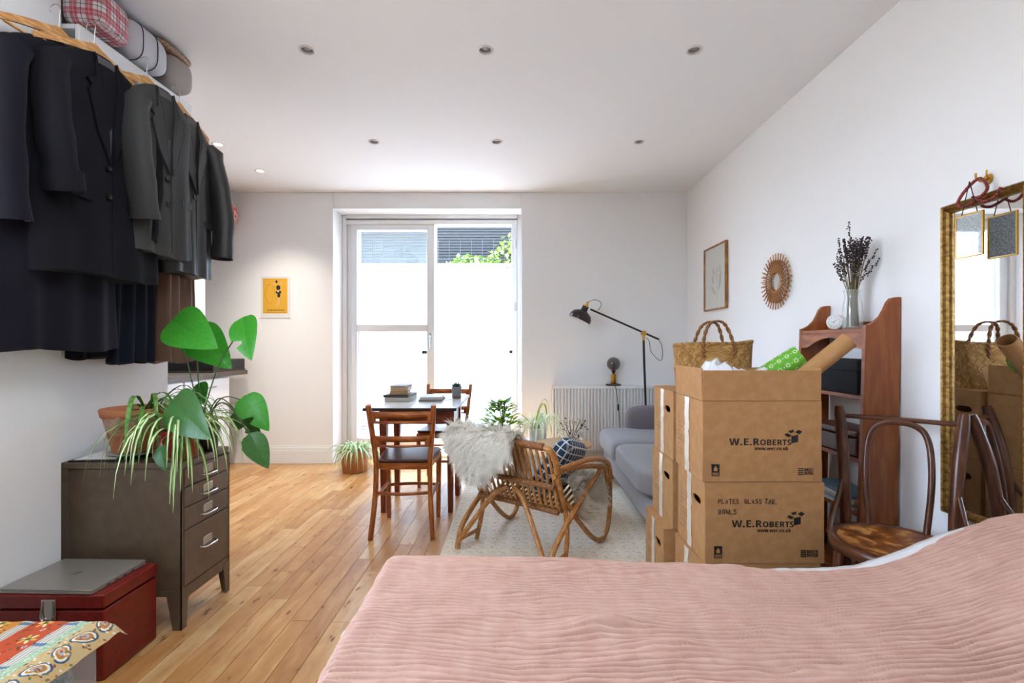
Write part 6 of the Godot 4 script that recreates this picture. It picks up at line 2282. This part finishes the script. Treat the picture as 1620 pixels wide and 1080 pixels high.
	gc.tube(curve([Vector3(0.0, 0.004, 0.07), Vector3(0.01, -0.05, 0.085), Vector3(0.03, -0.22, 0.08), Vector3(0.05, -0.5, 0.09)], 8), 0.003, 6)
	part(gl, "cord", gc, M.black)
	var gw := Mb.new()
	gw.box(Vector3(0.027, -0.2, 0.085), Vector3(0.016, 0.06, 0.014), Basis(), 0.004)
	part(gl, "switch", gw, M.black)
	# floor lamp
	var fl := thing("floor_lamp", "black floor lamp with brass pivot and tilted dome shade", "lamp", Vector3(1.19, 0, -4.42))
	var d := 4.42
	var o := fl.position
	var piv := px(1018, 527, d) - o
	var fb := Mb.new()
	fb.lathe([Vector2(0, 0), Vector2(0.13, 0), Vector2(0.132, 0.006), Vector2(0.128, 0.02), Vector2(0, 0.024)], 36)
	part(fl, "base", fb, M.black)
	var fp := Mb.new()
	fp.tube([Vector3(0.0, 0.02, 0), piv + Vector3(0, -0.045, 0)], 0.0105, 10)
	part(fl, "pole", fp, M.black)
	var e0 := px(934, 489, d) - o
	var e1 := px(1042, 536.5, d) - o
	var fa := Mb.new()
	fa.tube([e0, e1], 0.0085, 8)
	part(fl, "arm", fa, M.black)
	var fk := Mb.new()
	fk.lathe([Vector2(0, 0.03), Vector2(0.02, 0.028), Vector2(0.024, 0.02), Vector2(0.024, -0.012), Vector2(0, -0.014)], 24, piv, Basis(Vector3.RIGHT, PI / 2))
	fk.lathe([Vector2(0.0, -0.03), Vector2(0.012, -0.03), Vector2(0.013, 0.03), Vector2(0, 0.03)], 14, piv + Vector3(0, -0.035, 0))
	part(fl, "pivot", fk, M.brass, "brass pivot knob")
	var ax := (px(930, 478, d) - px(917, 505, d)).normalized()
	var bx := Vector3.BACK.cross(ax).normalized()
	var bas := Basis(bx, ax, bx.cross(ax))
	var sc := px(918, 503, d) - o
	var sh := Mb.new()
	sh.lathe([Vector2(0.104, -0.022), Vector2(0.106, -0.018), Vector2(0.102, 0.015), Vector2(0.088, 0.045), Vector2(0.055, 0.065), Vector2(0.034, 0.075), Vector2(0.03, 0.085), Vector2(0.03, 0.115), Vector2(0.0, 0.117)], 36, sc, bas)
	part(fl, "shade", sh, mat(hexc("241617"), 0.28))
	var si := Mb.new()
	si.lathe([Vector2(0.104, -0.022), Vector2(0.099, 0.014), Vector2(0.085, 0.042), Vector2(0.052, 0.061), Vector2(0.0, 0.066)], 36, sc, bas)
	part(fl, "shade_lining", si, M.white, "white inside of the shade")
	var sb := Mb.new()
	sb.ball(sc + ax * 0.018, 0.026, 16, 10)
	part(fl, "bulb", sb, mat(Color(0.93, 0.93, 0.9), 0.2))
	var ss := Mb.new()
	ss.lathe([Vector2(0.0, 0.117), Vector2(0.034, 0.117), Vector2(0.034, 0.122), Vector2(0.018, 0.124), Vector2(0.018, 0.14), Vector2(0.012, 0.142), Vector2(0.01, 0.165), Vector2(0, 0.167)], 20, sc, bas)
	part(fl, "socket", ss, M.brass, "brass socket")
	var cab := mat(Color(0.25, 0.25, 0.25), 0.5)
	var c1 := Mb.new()
	c1.tube(curve([sc + ax * 0.165, px(940, 474, d) - o, px(949, 477, d) - o, px(951, 483, d) - o, px(946, 491, d) - o], 6), 0.0028, 6)
	part(fl, "cable", c1, cab)
	var c2 := Mb.new()
	c2.tube(curve([e1, px(1047, 547, d) - o, px(1048, 566, d) - o, px(1042, 569, d) - o, px(1030, 556, d) - o, px(1027, 540, d) - o, piv + Vector3(0.02, -0.04, 0.01)], 6), 0.0028, 6)
	part(fl, "cable", c2, cab)

func jute() -> StandardMaterial3D:
	var im := Image.create(128, 128, false, Image.FORMAT_RGB8)
	var hm := Image.create(128, 128, false, Image.FORMAT_RGB8)
	var r := RandomNumberGenerator.new()
	r.seed = 5
	var tone := []
	for k in 256: tone.append(r.randf())
	for y in 128:
		for x in 128:
			var row := int(y / 8)
			var xx := (x + (row % 2) * 8) % 128
			var col := int(xx / 16)
			var a := sin(PI * fmod(xx, 16) / 16.0) * sin(PI * fmod(y, 8) / 8.0)
			var t: float = tone[(row * 8 + col) % 256]
			var c := hexc("dccbb0").lerp(hexc("eee3d0"), t)
			if t > 0.93: c = hexc("c9b496")
			im.set_pixel(x, y, c)
			hm.set_pixel(x, y, Color(a, a, a))
	var m := mat(Color.WHITE, 0.95)
	m.albedo_texture = img_tex(im)
	m.uv1_triplanar = true
	m.uv1_scale = Vector3.ONE * 8.0
	m.heightmap_enabled = true
	m.heightmap_texture = img_tex(hm)
	m.heightmap_scale = 0.12
	return m

func build_right() -> void:
	var W := wood("6d3413", "95501f", "a9652f", 0.4, 56, 1.0, 7.0)
	# bookcase: near side panel at z=-2.06, far one at z=-2.54
	var o := thing("bookcase", "reddish brown wooden bookcase with curved sides against the wall", "bookcase", Vector3(1.49, 0, -2.07))
	var side := PackedVector2Array([Vector2(-0.03, 0), Vector2(0.008, 1.245), Vector2(0.022, 1.247), Vector2(0.05, 1.262), Vector2(0.075, 1.285), Vector2(0.092, 1.315), Vector2(0.105, 1.345), Vector2(0.12, 1.362), Vector2(0.14, 1.366), Vector2(0.158, 1.366), Vector2(0.14, 0.0)])
	var WV := wood("82431c", "95501f", "a05c2a", 0.4, 56, 5.0, 0.8)
	for z in [0.0, -0.47]:
		var s := Mb.new()
		s.prism(side, 0.02, Transform3D(Basis(), Vector3(0, 0, z - 0.01)), 0.002)
		part(o, "side_panel", s, WV)
	for q in [1.215, 0.92, 0.645, 0.41, 0.1]:
		var s := Mb.new()
		var lean: float = -0.03 + 0.038 * q / 1.245
		s.span(Vector3(lean + 0.002, q, -0.47), Vector3(lean + 0.15, q + 0.018, -0.02), 0.002)
		part(o, "shelf", s, W)
	# scalloped rail under the top shelf
	var v := PackedVector2Array([Vector2(0, 0), Vector2(-0.45, 0), Vector2(-0.45, -0.075), Vector2(-0.42, -0.07)])
	for k in 11:
		var t := k / 10.0
		v.append(Vector2(-0.40 + 0.35 * t, -0.07 + 0.05 * sin(t * PI)))
	v.append(Vector2(-0.03, -0.07))
	v.append(Vector2(0, -0.075))
	var vm := Mb.new()
	vm.prism(v, 0.014, Transform3D(Basis(Vector3(0, 0, 1), Vector3(0, 1, 0), Vector3(-1, 0, 0)), Vector3(0.014, 1.215, -0.02)), 0.001)
	part(o, "scalloped_rail", vm, W)
	# gallery at the back
	var g := PackedVector2Array([Vector2(-0.02, 0.0), Vector2(-0.02, 0.055), Vector2(-0.1, 0.05), Vector2(-0.15, 0.035), Vector2(-0.33, 0.035), Vector2(-0.38, 0.05), Vector2(-0.47, 0.055), Vector2(-0.47, 0.0)])
	var gm := Mb.new()
	gm.prism(g, 0.012, Transform3D(Basis(Vector3(0, 0, 1), Vector3(0, 1, 0), Vector3(-1, 0, 0)), Vector3(0.148, 1.233, 0.0)), 0.001)
	part(o, "gallery", gm, W)
	# on it
	var ck := thing("alarm_clock", "small white drum-shaped clock on top of the bookcase", "clock", Vector3(1.565, 1.2345, -2.36), -0.9)
	var cb := Mb.new()
	var cyb := Basis(Vector3.RIGHT, PI / 2)
	cb.lathe([Vector2(0, 0.035), Vector2(0.032, 0.035), Vector2(0.036, 0.032), Vector2(0.036, -0.035), Vector2(0.03, -0.04), Vector2(0, -0.04)], 32, Vector3(0, 0.037, 0), cyb)
	part(ck, "case", cb, mat(Color(0.88, 0.88, 0.87), 0.35))
	var cf := Mb.new()
	for k in 12:
		var a := TAU * k / 12.0
		cf.box(Vector3(cos(a) * 0.024, 0.037 + sin(a) * 0.024, 0.0355), Vector3(0.002, 0.005, 0.001), Basis(Vector3.BACK, a + PI / 2), 0.0)
	cf.box(Vector3(0.004, 0.042, 0.0358), Vector3(0.0018, 0.018, 0.001), Basis(Vector3.BACK, -0.7), 0.0)
	cf.box(Vector3(-0.006, 0.036, 0.0358), Vector3(0.0018, 0.014, 0.001), Basis(Vector3.BACK, 1.2), 0.0)
	part(ck, "dial_marks", cf, mat(Color(0.3, 0.3, 0.3), 0.5)).set_meta("kind", "stuff")
	# lavender in a milk bottle
	var jp := Vector3(1.552, 1.2345, -2.23)
	var j := Mb.new()
	j.lathe([Vector2(0, 0), Vector2(0.038, 0), Vector2(0.041, 0.004), Vector2(0.041, 0.10), Vector2(0.034, 0.14), Vector2(0.033, 0.165), Vector2(0.037, 0.17), Vector2(0.037, 0.18), Vector2(0.034, 0.18), Vector2(0.031, 0.165), Vector2(0.031, 0.14), Vector2(0.038, 0.098), Vector2(0.038, 0.006), Vector2(0, 0.006)], 32)
	var gj := mat(Color(0.86, 0.9, 0.88, 0.14), 0.03)
	gj.transparency = BaseMaterial3D.TRANSPARENCY_ALPHA
	solo("glass_bottle", "clear glass bottle holding dried lavender on the bookcase", "bottle", j, gj, jp)
	var lv := thing("dried_lavender", "bunch of dried purple lavender in the glass bottle", "flowers", jp + Vector3(0, 0.007, 0))
	var stm := mat(hexc("7a6a3e"), 0.9)
	var bud := mat(hexc("3a2f3d"), 0.95)
	for k in 60:
		var a := rng.randf() * TAU
		var q := sqrt(rng.randf())
		var h := rng.randf_range(0.34, 0.46) - 0.05 * q
		var r0 := 0.026 * q
		var r1 := 0.022 * q
		var r2 := (0.062 + 0.022 * rng.randf()) * q
		var p0 := Vector3(cos(a) * r0, 0.005, sin(a) * r0)
		var p1 := Vector3(cos(a) * r1, 0.16, sin(a) * r1)
		var p2 := Vector3(cos(a) * r2, h, sin(a) * r2)
		p2.x = minf(p2.x, 0.075)
		if k < 4:
			p2 = Vector3([0.09, -0.09, -0.02, 0.07][k], [0.31, 0.40, 0.485, 0.35][k], [0.05, 0.03, 0.0, 0.06][k])
		var m := Mb.new()
		m.tube(curve([p0, p1, p2], 5), 0.0012, 4)
		var sp := part(lv, "stem", m, stm)
		var bm := Mb.new()
		var dd := (p2 - p1).normalized()
		for i in 15:
			var c := p2 - dd * (0.006 * i) + Vector3(rng.randfn(), rng.randfn(), rng.randfn()) * 0.003
			bm.ball(c, rng.randf_range(0.003, 0.0046), 5, 3)
		part(sp, "buds", bm, bud).set_meta("kind", "stuff")
	# boxes and papers on the shelves
	var bb := thing("storage_box", "black fabric storage box on the second bookcase shelf", "box", Vector3(1.56, 0.9385, -2.27))
	var b1 := Mb.new()
	b1.span(Vector3(-0.066, 0, -0.15), Vector3(0.075, 0.105, 0.15), 0.003)
	part(bb, "body", b1, cloth("27292c", 0.85, 30.0))
	var b2 := Mb.new()
	b2.span(Vector3(-0.069, 0.106, -0.153), Vector3(0.077, 0.155, 0.153), 0.003)
	part(bb, "lid", b2, cloth("2b2d30", 0.85, 30.0))
	var su := thing("leather_case", "brown leather case with a brass catch on the third shelf", "case", Vector3(1.555, 0.6635, -2.27))
	var s1 := Mb.new()
	s1.span(Vector3(-0.075, 0, -0.17), Vector3(0.075, 0.085, 0.17), 0.01)
	part(su, "body", s1, mottled("4d2a1c", "5d3624", 6.0, 0.4, 34, 0.04))
	var s2 := Mb.new()
	s2.span(Vector3(-0.078, 0.086, -0.173), Vector3(0.078, 0.118, 0.173), 0.01)
	part(su, "lid", s2, mottled("4d2a1c", "5d3624", 6.0, 0.4, 35, 0.04))
	for z in [-0.1, 0.1]:
		var cl := Mb.new()
		cl.span(Vector3(-0.082, 0.06, z - 0.012), Vector3(-0.075, 0.105, z + 0.012), 0.002)
		part(su, "catch", cl, M.brass)
	var y := 0.4285
	var tones := ["d8d4cc", "8fa3b0", "c9b99a", "e6e3dd", "5f7f92"]
	var labs := ["white magazine at the bottom of the bookcase pile", "blue-grey magazine in the bookcase pile", "cream magazine in the middle of the bookcase pile", "white booklet near the top of the bookcase pile", "blue booklet on top of the bookcase pile"]
	for k in 5:
		var m := Mb.new()
		m.box(Vector3(0, 0.006, 0), Vector3(0.14, 0.012, 0.3), Basis(), 0.002)
		solo("magazine", labs[k], "magazine", m, mat(hexc(tones[k]), 0.4), Vector3(1.545, y, -2.27), rng.randf_range(-0.06, 0.06), "magazines on the bookcase")
		y += 0.0124
	# framed botanical print
	var fr := thing("framed_print", "botanical flower print in a thin gold-brown wooden frame", "picture", Vector3(1.651, 1.718, -4.0), -PI / 2)
	var fm := wood("7a4a1a", "a36a2c", "bd8745", 0.35, 57, 2.0, 12.0)
	var hw := 0.215
	var hh := 0.262
	var bt := 0.012
	for q in [[Vector3(0, hh, 0.012), Vector3(hw * 2 + bt, bt, 0.024)], [Vector3(0, -hh, 0.012), Vector3(hw * 2 + bt, bt, 0.024)], [Vector3(-hw, 0, 0.012), Vector3(bt, hh * 2 - bt, 0.024)], [Vector3(hw, 0, 0.012), Vector3(bt, hh * 2 - bt, 0.024)]]:
		var m := Mb.new()
		m.box(q[0], q[1], Basis(), 0.002)
		part(fr, "frame_bar", m, fm)
	var pm := Mb.new()
	var bk := Vector3.BACK
	pm.quad(Vector3(-hw, -hh, 0.01), Vector3(hw, -hh, 0.01), Vector3(hw, hh, 0.01), Vector3(-hw, hh, 0.01), bk, bk, bk, bk, Vector2(0, 1), Vector2(1, 1), Vector2(1, 0), Vector2(0, 0))
	part(fr, "print", pm, botanical())
	var gp := Mb.new()
	gp.span(Vector3(-hw, -hh, 0.016), Vector3(hw, hh, 0.018), 0.0)
	part(fr, "glass", gp, M.glass)
	# sunburst mirror
	var sb := thing("sunburst_mirror", "small round mirror in a rattan sunburst frame on the wall", "mirror", Vector3(1.651, 1.56, -3.05), -PI / 2)
	var mi := Mb.new()
	mi.lathe([Vector2(0, 0.012), Vector2(0.068, 0.012), Vector2(0.068, 0.004), Vector2(0, 0.004)], 40, Vector3.ZERO, Basis(Vector3.RIGHT, PI / 2))
	part(sb, "mirror_glass", mi, M.mirror)
	var stick := Mb.new()
	stick.tube([Vector3(0, 0.066, 0.014), Vector3(0, 0.178, 0.018)], 0.0043, 6)
	var smesh := stick.mesh()
	var stick2 := Mb.new()
	stick2.tube([Vector3(0, 0.06, 0.024), Vector3(0, 0.135, 0.03)], 0.0036, 6)
	var smesh2 := stick2.mesh()
	for k in 34:
		var p := part(sb, "ray", smesh, M.cane)
		p.rotation.z = TAU * k / 34.0
		var p2 := part(sb, "ray", smesh2, M.cane)
		p2.rotation.z = TAU * (k + 0.5) / 34.0
	for q in [0.132, 0.064]:
		var rr := Mb.new()
		var pts := []
		for k in 40:
			pts.append(Vector3(cos(TAU * k / 40.0) * q, sin(TAU * k / 40.0) * q, 0.01))
		rr.tube(pts, 0.005, 6, false, 1.0, Vector3.ZERO, true)
		part(sb, "ring", rr, M.cane_dark)
	build_bentwood()
	build_mirror()
	build_basket()

func botanical() -> StandardMaterial3D:
	var im := Image.create(256, 312, false, Image.FORMAT_RGB8)
	im.fill(hexc("d9d6cc"))
	var blob := func(cx: float, cy: float, rx: float, ry: float, rot: float, c: Color) -> void:
		var r := int(maxf(rx, ry)) + 1
		for y in range(-r, r + 1):
			for x in range(-r, r + 1):
				var u := x * cos(rot) + y * sin(rot)
				var v := -x * sin(rot) + y * cos(rot)
				var px_ := int(cx) + x
				var py_ := int(cy) + y
				if pow(u / rx, 2.0) + pow(v / ry, 2.0) < 1.0 and px_ >= 0 and py_ >= 0 and px_ < 256 and py_ < 312:
					im.set_pixel(px_, py_, im.get_pixel(px_, py_).lerp(c, 0.75))
	for k in 150:
		var t := k / 149.0
		blob.call(140 + 6 * sin(t * 3.0), 265 - 150 * t, 1.8, 1.8, 0, hexc("7c8a52"))
	for q in [[100, 215, 34, 11, 0.7, "a7ab5c"], [178, 190, 36, 9, -1.1, "9a86a6"], [185, 150, 30, 8, -1.2, "8b8a6a"], [95, 160, 26, 8, 1.2, "93809b"], [112, 130, 16, 11, 0.4, "c9a3a8"], [140, 120, 13, 15, 0, "d3b0ac"], [168, 128, 14, 11, -0.5, "cdb9bd"], [100, 118, 18, 6, 1.1, "9fa45e"], [180, 112, 20, 7, -1.2, "a3a964"], [128, 150, 10, 8, 0, "d9c3b4"], [156, 150, 10, 8, 0, "cfb0b5"]]:
		blob.call(q[0], q[1], q[2], q[3], q[4], hexc(q[5]))
	var m := mat(Color.WHITE, 0.8)
	m.albedo_texture = img_tex(im)
	return m

func build_bentwood() -> void:
	var W := wood("3a1e12", "56301d", "6a3f28", 0.28, 58, 1.5, 10.0)
	var o := thing("bentwood_chair", "dark bentwood chair with a worn round brown seat", "chair", Vector3(1.335, 0, -1.70), 2.447)
	var rr := 0.2
	var ri := Mb.new()
	ri.lathe([Vector2(rr - 0.03, 0.425), Vector2(rr - 0.004, 0.425), Vector2(rr, 0.432), Vector2(rr + 0.002, 0.452), Vector2(rr - 0.004, 0.462), Vector2(rr - 0.022, 0.464), Vector2(rr - 0.03, 0.456), Vector2(rr - 0.03, 0.425)], 56)
	part(o, "seat_ring", ri, W)
	var se := Mb.new()
	se.lathe([Vector2(rr - 0.026, 0.459), Vector2(0.1, 0.453), Vector2(0.0, 0.451)], 48)
	se.lathe([Vector2(0.0, 0.445), Vector2(rr - 0.026, 0.445)], 48)
	var wm := mat(Color.WHITE, 0.35)
	wm.albedo_texture = noise_tex(512, 0.012, 6, 59, [[0.0, 0.38, 0.46, 0.6, 0.68, 1.0], [hexc("4e2710"), hexc("703c17"), hexc("86491d"), hexc("8a4d20"), hexc("b9823f"), hexc("c99a58")]], FastNoiseLite.TYPE_SIMPLEX_SMOOTH, 30.0)
	wm.uv1_triplanar = true
	wm.uv1_scale = Vector3.ONE * 2.2
	part(o, "seat", se, wm, "worn brown seat panel")
	for s in [-1.0, 1.0]:
		var p := Mb.new()
		p.tube(curve([Vector3(s * 0.185, 0, 0.27), Vector3(s * 0.165, 0.25, 0.205), Vector3(s * 0.162, 0.46, 0.165), Vector3(s * 0.172, 0.70, 0.185), Vector3(s * 0.192, 0.905, 0.235)], 7), [0.013, 0.0135, 0.014, 0.0145, 0.015, 0.0155, 0.016, 0.0165, 0.017, 0.0175, 0.018, 0.0185, 0.019, 0.0192, 0.0194, 0.0196, 0.0198, 0.02, 0.02, 0.02, 0.02, 0.0205, 0.021, 0.021, 0.021, 0.021, 0.0205, 0.02, 0.016], 12)
		part(o, "back_post", p, W)
		var l := Mb.new()
		l.tube(curve([Vector3(s * 0.155, 0.43, -0.13), Vector3(s * 0.165, 0.22, -0.145), Vector3(s * 0.18, 0.0, -0.17)], 6), 0.0155, 10)
		part(o, "leg", l, W)
		var b := Mb.new()
		b.tube(curve([Vector3(s * 0.168, 0.64, 0.178), Vector3(s * 0.185, 0.55, 0.12), Vector3(s * 0.197, 0.49, 0.06), Vector3(s * 0.2, 0.445, 0.0)], 6), 0.0095, 8)
		part(o, "brace", b, W)
	var t := Mb.new()
	t.tube(curve([Vector3(-0.187, 0.868, 0.226), Vector3(0, 0.868, 0.238), Vector3(0.187, 0.868, 0.226)], 6), 0.0095, 8)
	part(o, "top_rail", t, W)
	var h := Mb.new()
	h.tube(curve([Vector3(-0.085, 0.455, 0.165), Vector3(-0.1, 0.65, 0.185), Vector3(-0.09, 0.80, 0.212), Vector3(-0.045, 0.852, 0.222), Vector3(0.045, 0.852, 0.222), Vector3(0.09, 0.80, 0.212), Vector3(0.1, 0.65, 0.185), Vector3(0.085, 0.455, 0.165)], 8), 0.0115, 10)
	part(o, "back_hoop", h, W)
	var r2 := Mb.new()
	var pts := []
	for k in 36:
		var a := TAU * k / 36.0
		pts.append(Vector3(cos(a) * 0.165, 0.22, sin(a) * 0.165 + 0.02))
	r2.tube(pts, 0.009, 8, false, 1.0, Vector3.ZERO, true)
	part(o, "stretcher_ring", r2, W)

func build_mirror() -> void:
	var o := thing("wall_mirror", "tall narrow mirror in a worn gilt frame on the wall", "mirror", Vector3(1.651, 1.105, -1.69), -PI / 2)
	# local: x along the wall (+x is nearer the door), y up, z out of the wall
	var gilt := mat(Color(0.8, 0.8, 0.8), 0.42, 0.7)
	gilt.albedo_texture = noise_tex(256, 0.05, 4, 62, [[0.0, 0.35, 0.6, 1.0], [hexc("5d3f16"), hexc("94682a"), hexc("b98d43"), hexc("dcbb75")]])
	gilt.uv1_triplanar = true
	gilt.uv1_scale = Vector3.ONE * 4.0
	var hw := 0.163
	var hh := 0.585
	var prof := [[0.0, 0.0], [0.0, 0.02], [0.006, 0.028], [0.011, 0.024], [0.017, 0.03], [0.023, 0.022], [0.03, 0.016], [0.032, 0.006], [0.032, 0.0]]
	var cs := [Vector2(-hw, -hh), Vector2(hw, -hh), Vector2(hw, hh), Vector2(-hw, hh)]
	var ins := [Vector2(1, 1), Vector2(-1, 1), Vector2(-1, -1), Vector2(1, -1)]
	for e in 4:
		var m := Mb.new()
		var a: Vector2 = cs[e]
		var b: Vector2 = cs[(e + 1) % 4]
		for i in prof.size() - 1:
			var q := []
			for k in [i, i + 1]:
				var ao: Vector2 = a + ins[e] * prof[k][0]
				var bo: Vector2 = b + ins[(e + 1) % 4] * prof[k][0]
				q.append(Vector3(ao.x, ao.y, prof[k][1]))
				q.append(Vector3(bo.x, bo.y, prof[k][1]))
			var n: Vector3 = ((q[1] - q[0]) as Vector3).cross(q[2] - q[0]).normalized()
			var inward := Vector3((ins[e].x + ins[(e + 1) % 4].x) * 0.5, (ins[e].y + ins[(e + 1) % 4].y) * 0.5, 0)
			var want := Vector3(0, 0, 1) - inward * (1.0 if prof[i + 1][1] > prof[i][1] else -1.0)
			if n.dot(want) < 0: n = -n
			m.quad(q[0], q[1], q[3], q[2], n, n, n, n)
		part(o, "frame_bar", m, gilt)
	var g := Mb.new()
	g.span(Vector3(-hw + 0.028, -hh + 0.028, 0.002), Vector3(hw - 0.028, hh - 0.028, 0.006), 0.0)
	part(o, "mirror_glass", g, M.mirror)
	# hook and the two small hanging photo frames
	var wx := 1.651
	var hk := thing("wall_hook", "small brass hook on the wall above the gilt mirror", "hook", Vector3(wx, 1.742, -1.687), -PI / 2)
	var hm := Mb.new()
	hm.lathe([Vector2(0, 0.006), Vector2(0.016, 0.005), Vector2(0.018, 0)], 18, Vector3.ZERO, Basis(Vector3.RIGHT, PI / 2))
	hm.tube(curve([Vector3(0, 0.002, 0.004), Vector3(0, -0.008, 0.025), Vector3(0, 0.004, 0.043), Vector3(0, 0.02, 0.045)], 5), 0.0035, 8)
	hm.tube(curve([Vector3(0.01, 0.0, 0.004), Vector3(0.014, 0.01, 0.02), Vector3(0.016, 0.026, 0.022)], 5), 0.003, 8)
	part(hk, "hook", hm, M.brass)
	var cord := mat(Color.WHITE, 0.7)
	cord.albedo_texture = noise_tex(128, 0.06, 2, 63, [[0.0, 0.45, 0.5, 1.0], [hexc("1c1414"), hexc("2a1918"), hexc("a5302c"), hexc("b9473f")]])
	cord.uv1_scale = Vector3(30, 10, 1)
	var nk := thing("bead_necklace", "looped red and black bead cord hanging on the mirror hook", "necklace", Vector3(wx - 0.042, 1.74, -1.687), -PI / 2)
	var lo := Mb.new()
	lo.tube(curve([Vector3(0.0, 0.0, 0.0), Vector3(-0.04, -0.03, 0.006), Vector3(-0.065, -0.065, 0.006), Vector3(-0.035, -0.085, 0.01), Vector3(0.02, -0.07, 0.01), Vector3(0.045, -0.045, 0.006), Vector3(0.03, -0.01, 0.006)], 8, true), 0.0052, 8, false, 1.0, Vector3.ZERO, true)
	part(nk, "loop", lo, cord)
	var lo2 := Mb.new()
	lo2.tube(curve([Vector3(0.0, -0.06, 0.014), Vector3(0.04, -0.088, 0.012), Vector3(0.075, -0.08, 0.008), Vector3(0.09, -0.055, 0.004)], 8), 0.0048, 8)
	part(nk, "loop", lo2, cord)
	var pcs := [["small glass photo frame with a grey portrait hanging before mirror", 0.0, 0.034, 0.02, "8d9196", 0.0]]
	for q in pcs:
		var p := thing("hanging_frame", q[0], "picture", Vector3(wx - 0.03 - q[2], 1.545, -1.69 + q[1] * 0.0), -PI / 2 + q[5], "small frames hanging at the mirror")
		var w := 0.05
		var h := 0.074
		var ox: float = q[1]
		for e in [[Vector3(ox, h, 0), Vector3(w * 2 + 0.005, 0.005, 0.008)], [Vector3(ox, -h, 0), Vector3(w * 2 + 0.005, 0.005, 0.008)], [Vector3(ox - w, 0, 0), Vector3(0.005, h * 2, 0.008)], [Vector3(ox + w, 0, 0), Vector3(0.005, h * 2, 0.008)]]:
			var m := Mb.new()
			m.box(e[0], e[1], Basis(), 0.001)
			part(p, "frame_bar", m, M.brass)
		var ph := Mb.new()
		ph.span(Vector3(ox - w + 0.004, -h + 0.004, -0.001), Vector3(ox + w - 0.004, h - 0.004, 0.001), 0.0)
		part(p, "photo", ph, mottled(q[4], "b9bdc0" if q[5] == 0.0 else "9fbe7c", 12.0, 0.5, 64, 0.03))
		var gl := Mb.new()
		gl.span(Vector3(ox - w + 0.002, -h + 0.002, 0.0025), Vector3(ox + w - 0.002, h - 0.002, 0.0035), 0.0)
		part(p, "glass", gl, M.glass)
		for s in [-1.0, 1.0]:
			var c := Mb.new()
			c.tube([Vector3(ox + s * w * 0.6, h, 0), Vector3(0.0, 0.19, 0.0)], 0.0016, 5)
			part(p, "cord", c, M.black)

func build_basket() -> void:
	var o := thing("straw_basket", "woven straw basket bag with rope handles on the boxes", "basket", Vector3(0.955, 0.9495, -2.36), 0.03)
	var straw := mat(Color.WHITE, 0.8)
	var im := Image.create(128, 128, false, Image.FORMAT_RGB8)
	var hm := Image.create(128, 128, false, Image.FORMAT_RGB8)
	var r := RandomNumberGenerator.new()
	r.seed = 9
	var tone := []
	for k in 512: tone.append(r.randf())
	for y in 128:
		for x in 128:
			var row := int(y / 16)
			var xs := fmod(x + (y % 16) * (0.8 if row % 2 else -0.8) + 256.0, 128.0)
			var col := int(xs / 10.0)
			var t: float = tone[(row * 13 + col) % 512]
			var a := sin(PI * fmod(xs, 10.0) / 10.0) * (0.4 + 0.6 * sin(PI * fmod(y, 16) / 16.0))
			im.set_pixel(x, y, hexc("a06d33").lerp(hexc("d3a765"), t))
			hm.set_pixel(x, y, Color(a, a, a))
	straw.albedo_texture = img_tex(im)
	straw.heightmap_enabled = true
	straw.heightmap_texture = img_tex(hm)
	straw.heightmap_scale = 0.4
	straw.uv1_scale = Vector3(8, 8, 1)
	var f := func(u: float, v: float, g: float) -> Vector3:
		var a := u * TAU
		var w := 0.175 + 0.018 * v - g
		var d := 0.085 - 0.03 * v - g
		var c := cos(a)
		var s := sin(a)
		return Vector3(signf(c) * pow(absf(c), 0.6) * w, v * (0.215 + 0.018 * c * c * c * 0.6), signf(s) * pow(absf(s), 0.7) * d)
	var b := Mb.new()
	b.grid(72, 18, func(u: float, v: float) -> Vector3: return f.call(u, v, 0.0), true, false, 1.0, 0.22)
	b.grid(72, 18, func(u: float, v: float) -> Vector3: return f.call(u, v, 0.006), true, true, 1.0, 0.22)
	for k in 72:
		b.flat(f.call(k / 72.0, 0.0, 0.0), f.call((k + 1) / 72.0, 0.0, 0.0), Vector3.ZERO, Vector3.DOWN)
	part(o, "body", b, straw)
	var rm := Mb.new()
	var pts := []
	for k in 72:
		var p: Vector3 = f.call(k / 72.0, 1.0, 0.003)
		pts.append(p + Vector3(0, 0.003 * (k % 2), 0))
	rm.tube(pts, 0.0075, 7, false, 1.0, Vector3.ZERO, true)
	part(o, "braided_rim", rm, straw)
	for s in [-1.0, 1.0]:
		var h := Mb.new()
		var c := curve([Vector3(-0.075, 0.15, s * 0.062), Vector3(-0.07, 0.22, s * 0.055), Vector3(-0.045, 0.30, s * 0.04 + 0.01), Vector3(0.0, 0.325, s * 0.035 + 0.01), Vector3(0.045, 0.305, s * 0.04), Vector3(0.075, 0.22, s * 0.055), Vector3(0.08, 0.15, s * 0.062)], 9)
		for ph in 2:
			var q := []
			for i in c.size():
				q.append((c[i] as Vector3) + Vector3(cos(i * 0.9 + ph * PI), 0, sin(i * 0.9 + ph * PI)) * 0.0045)
			h.tube(q, 0.0052, 6)
		part(o, "handle", h, M.cane_dark, "twisted rope handle")

func build_all() -> void:
	build_bed()
	build_boxes()
	build_wardrobe_shelf()
	build_cabinet()
	build_cabinet_plants()
	build_floor_boxes()
	build_dining()
	build_lounge()
	build_right()
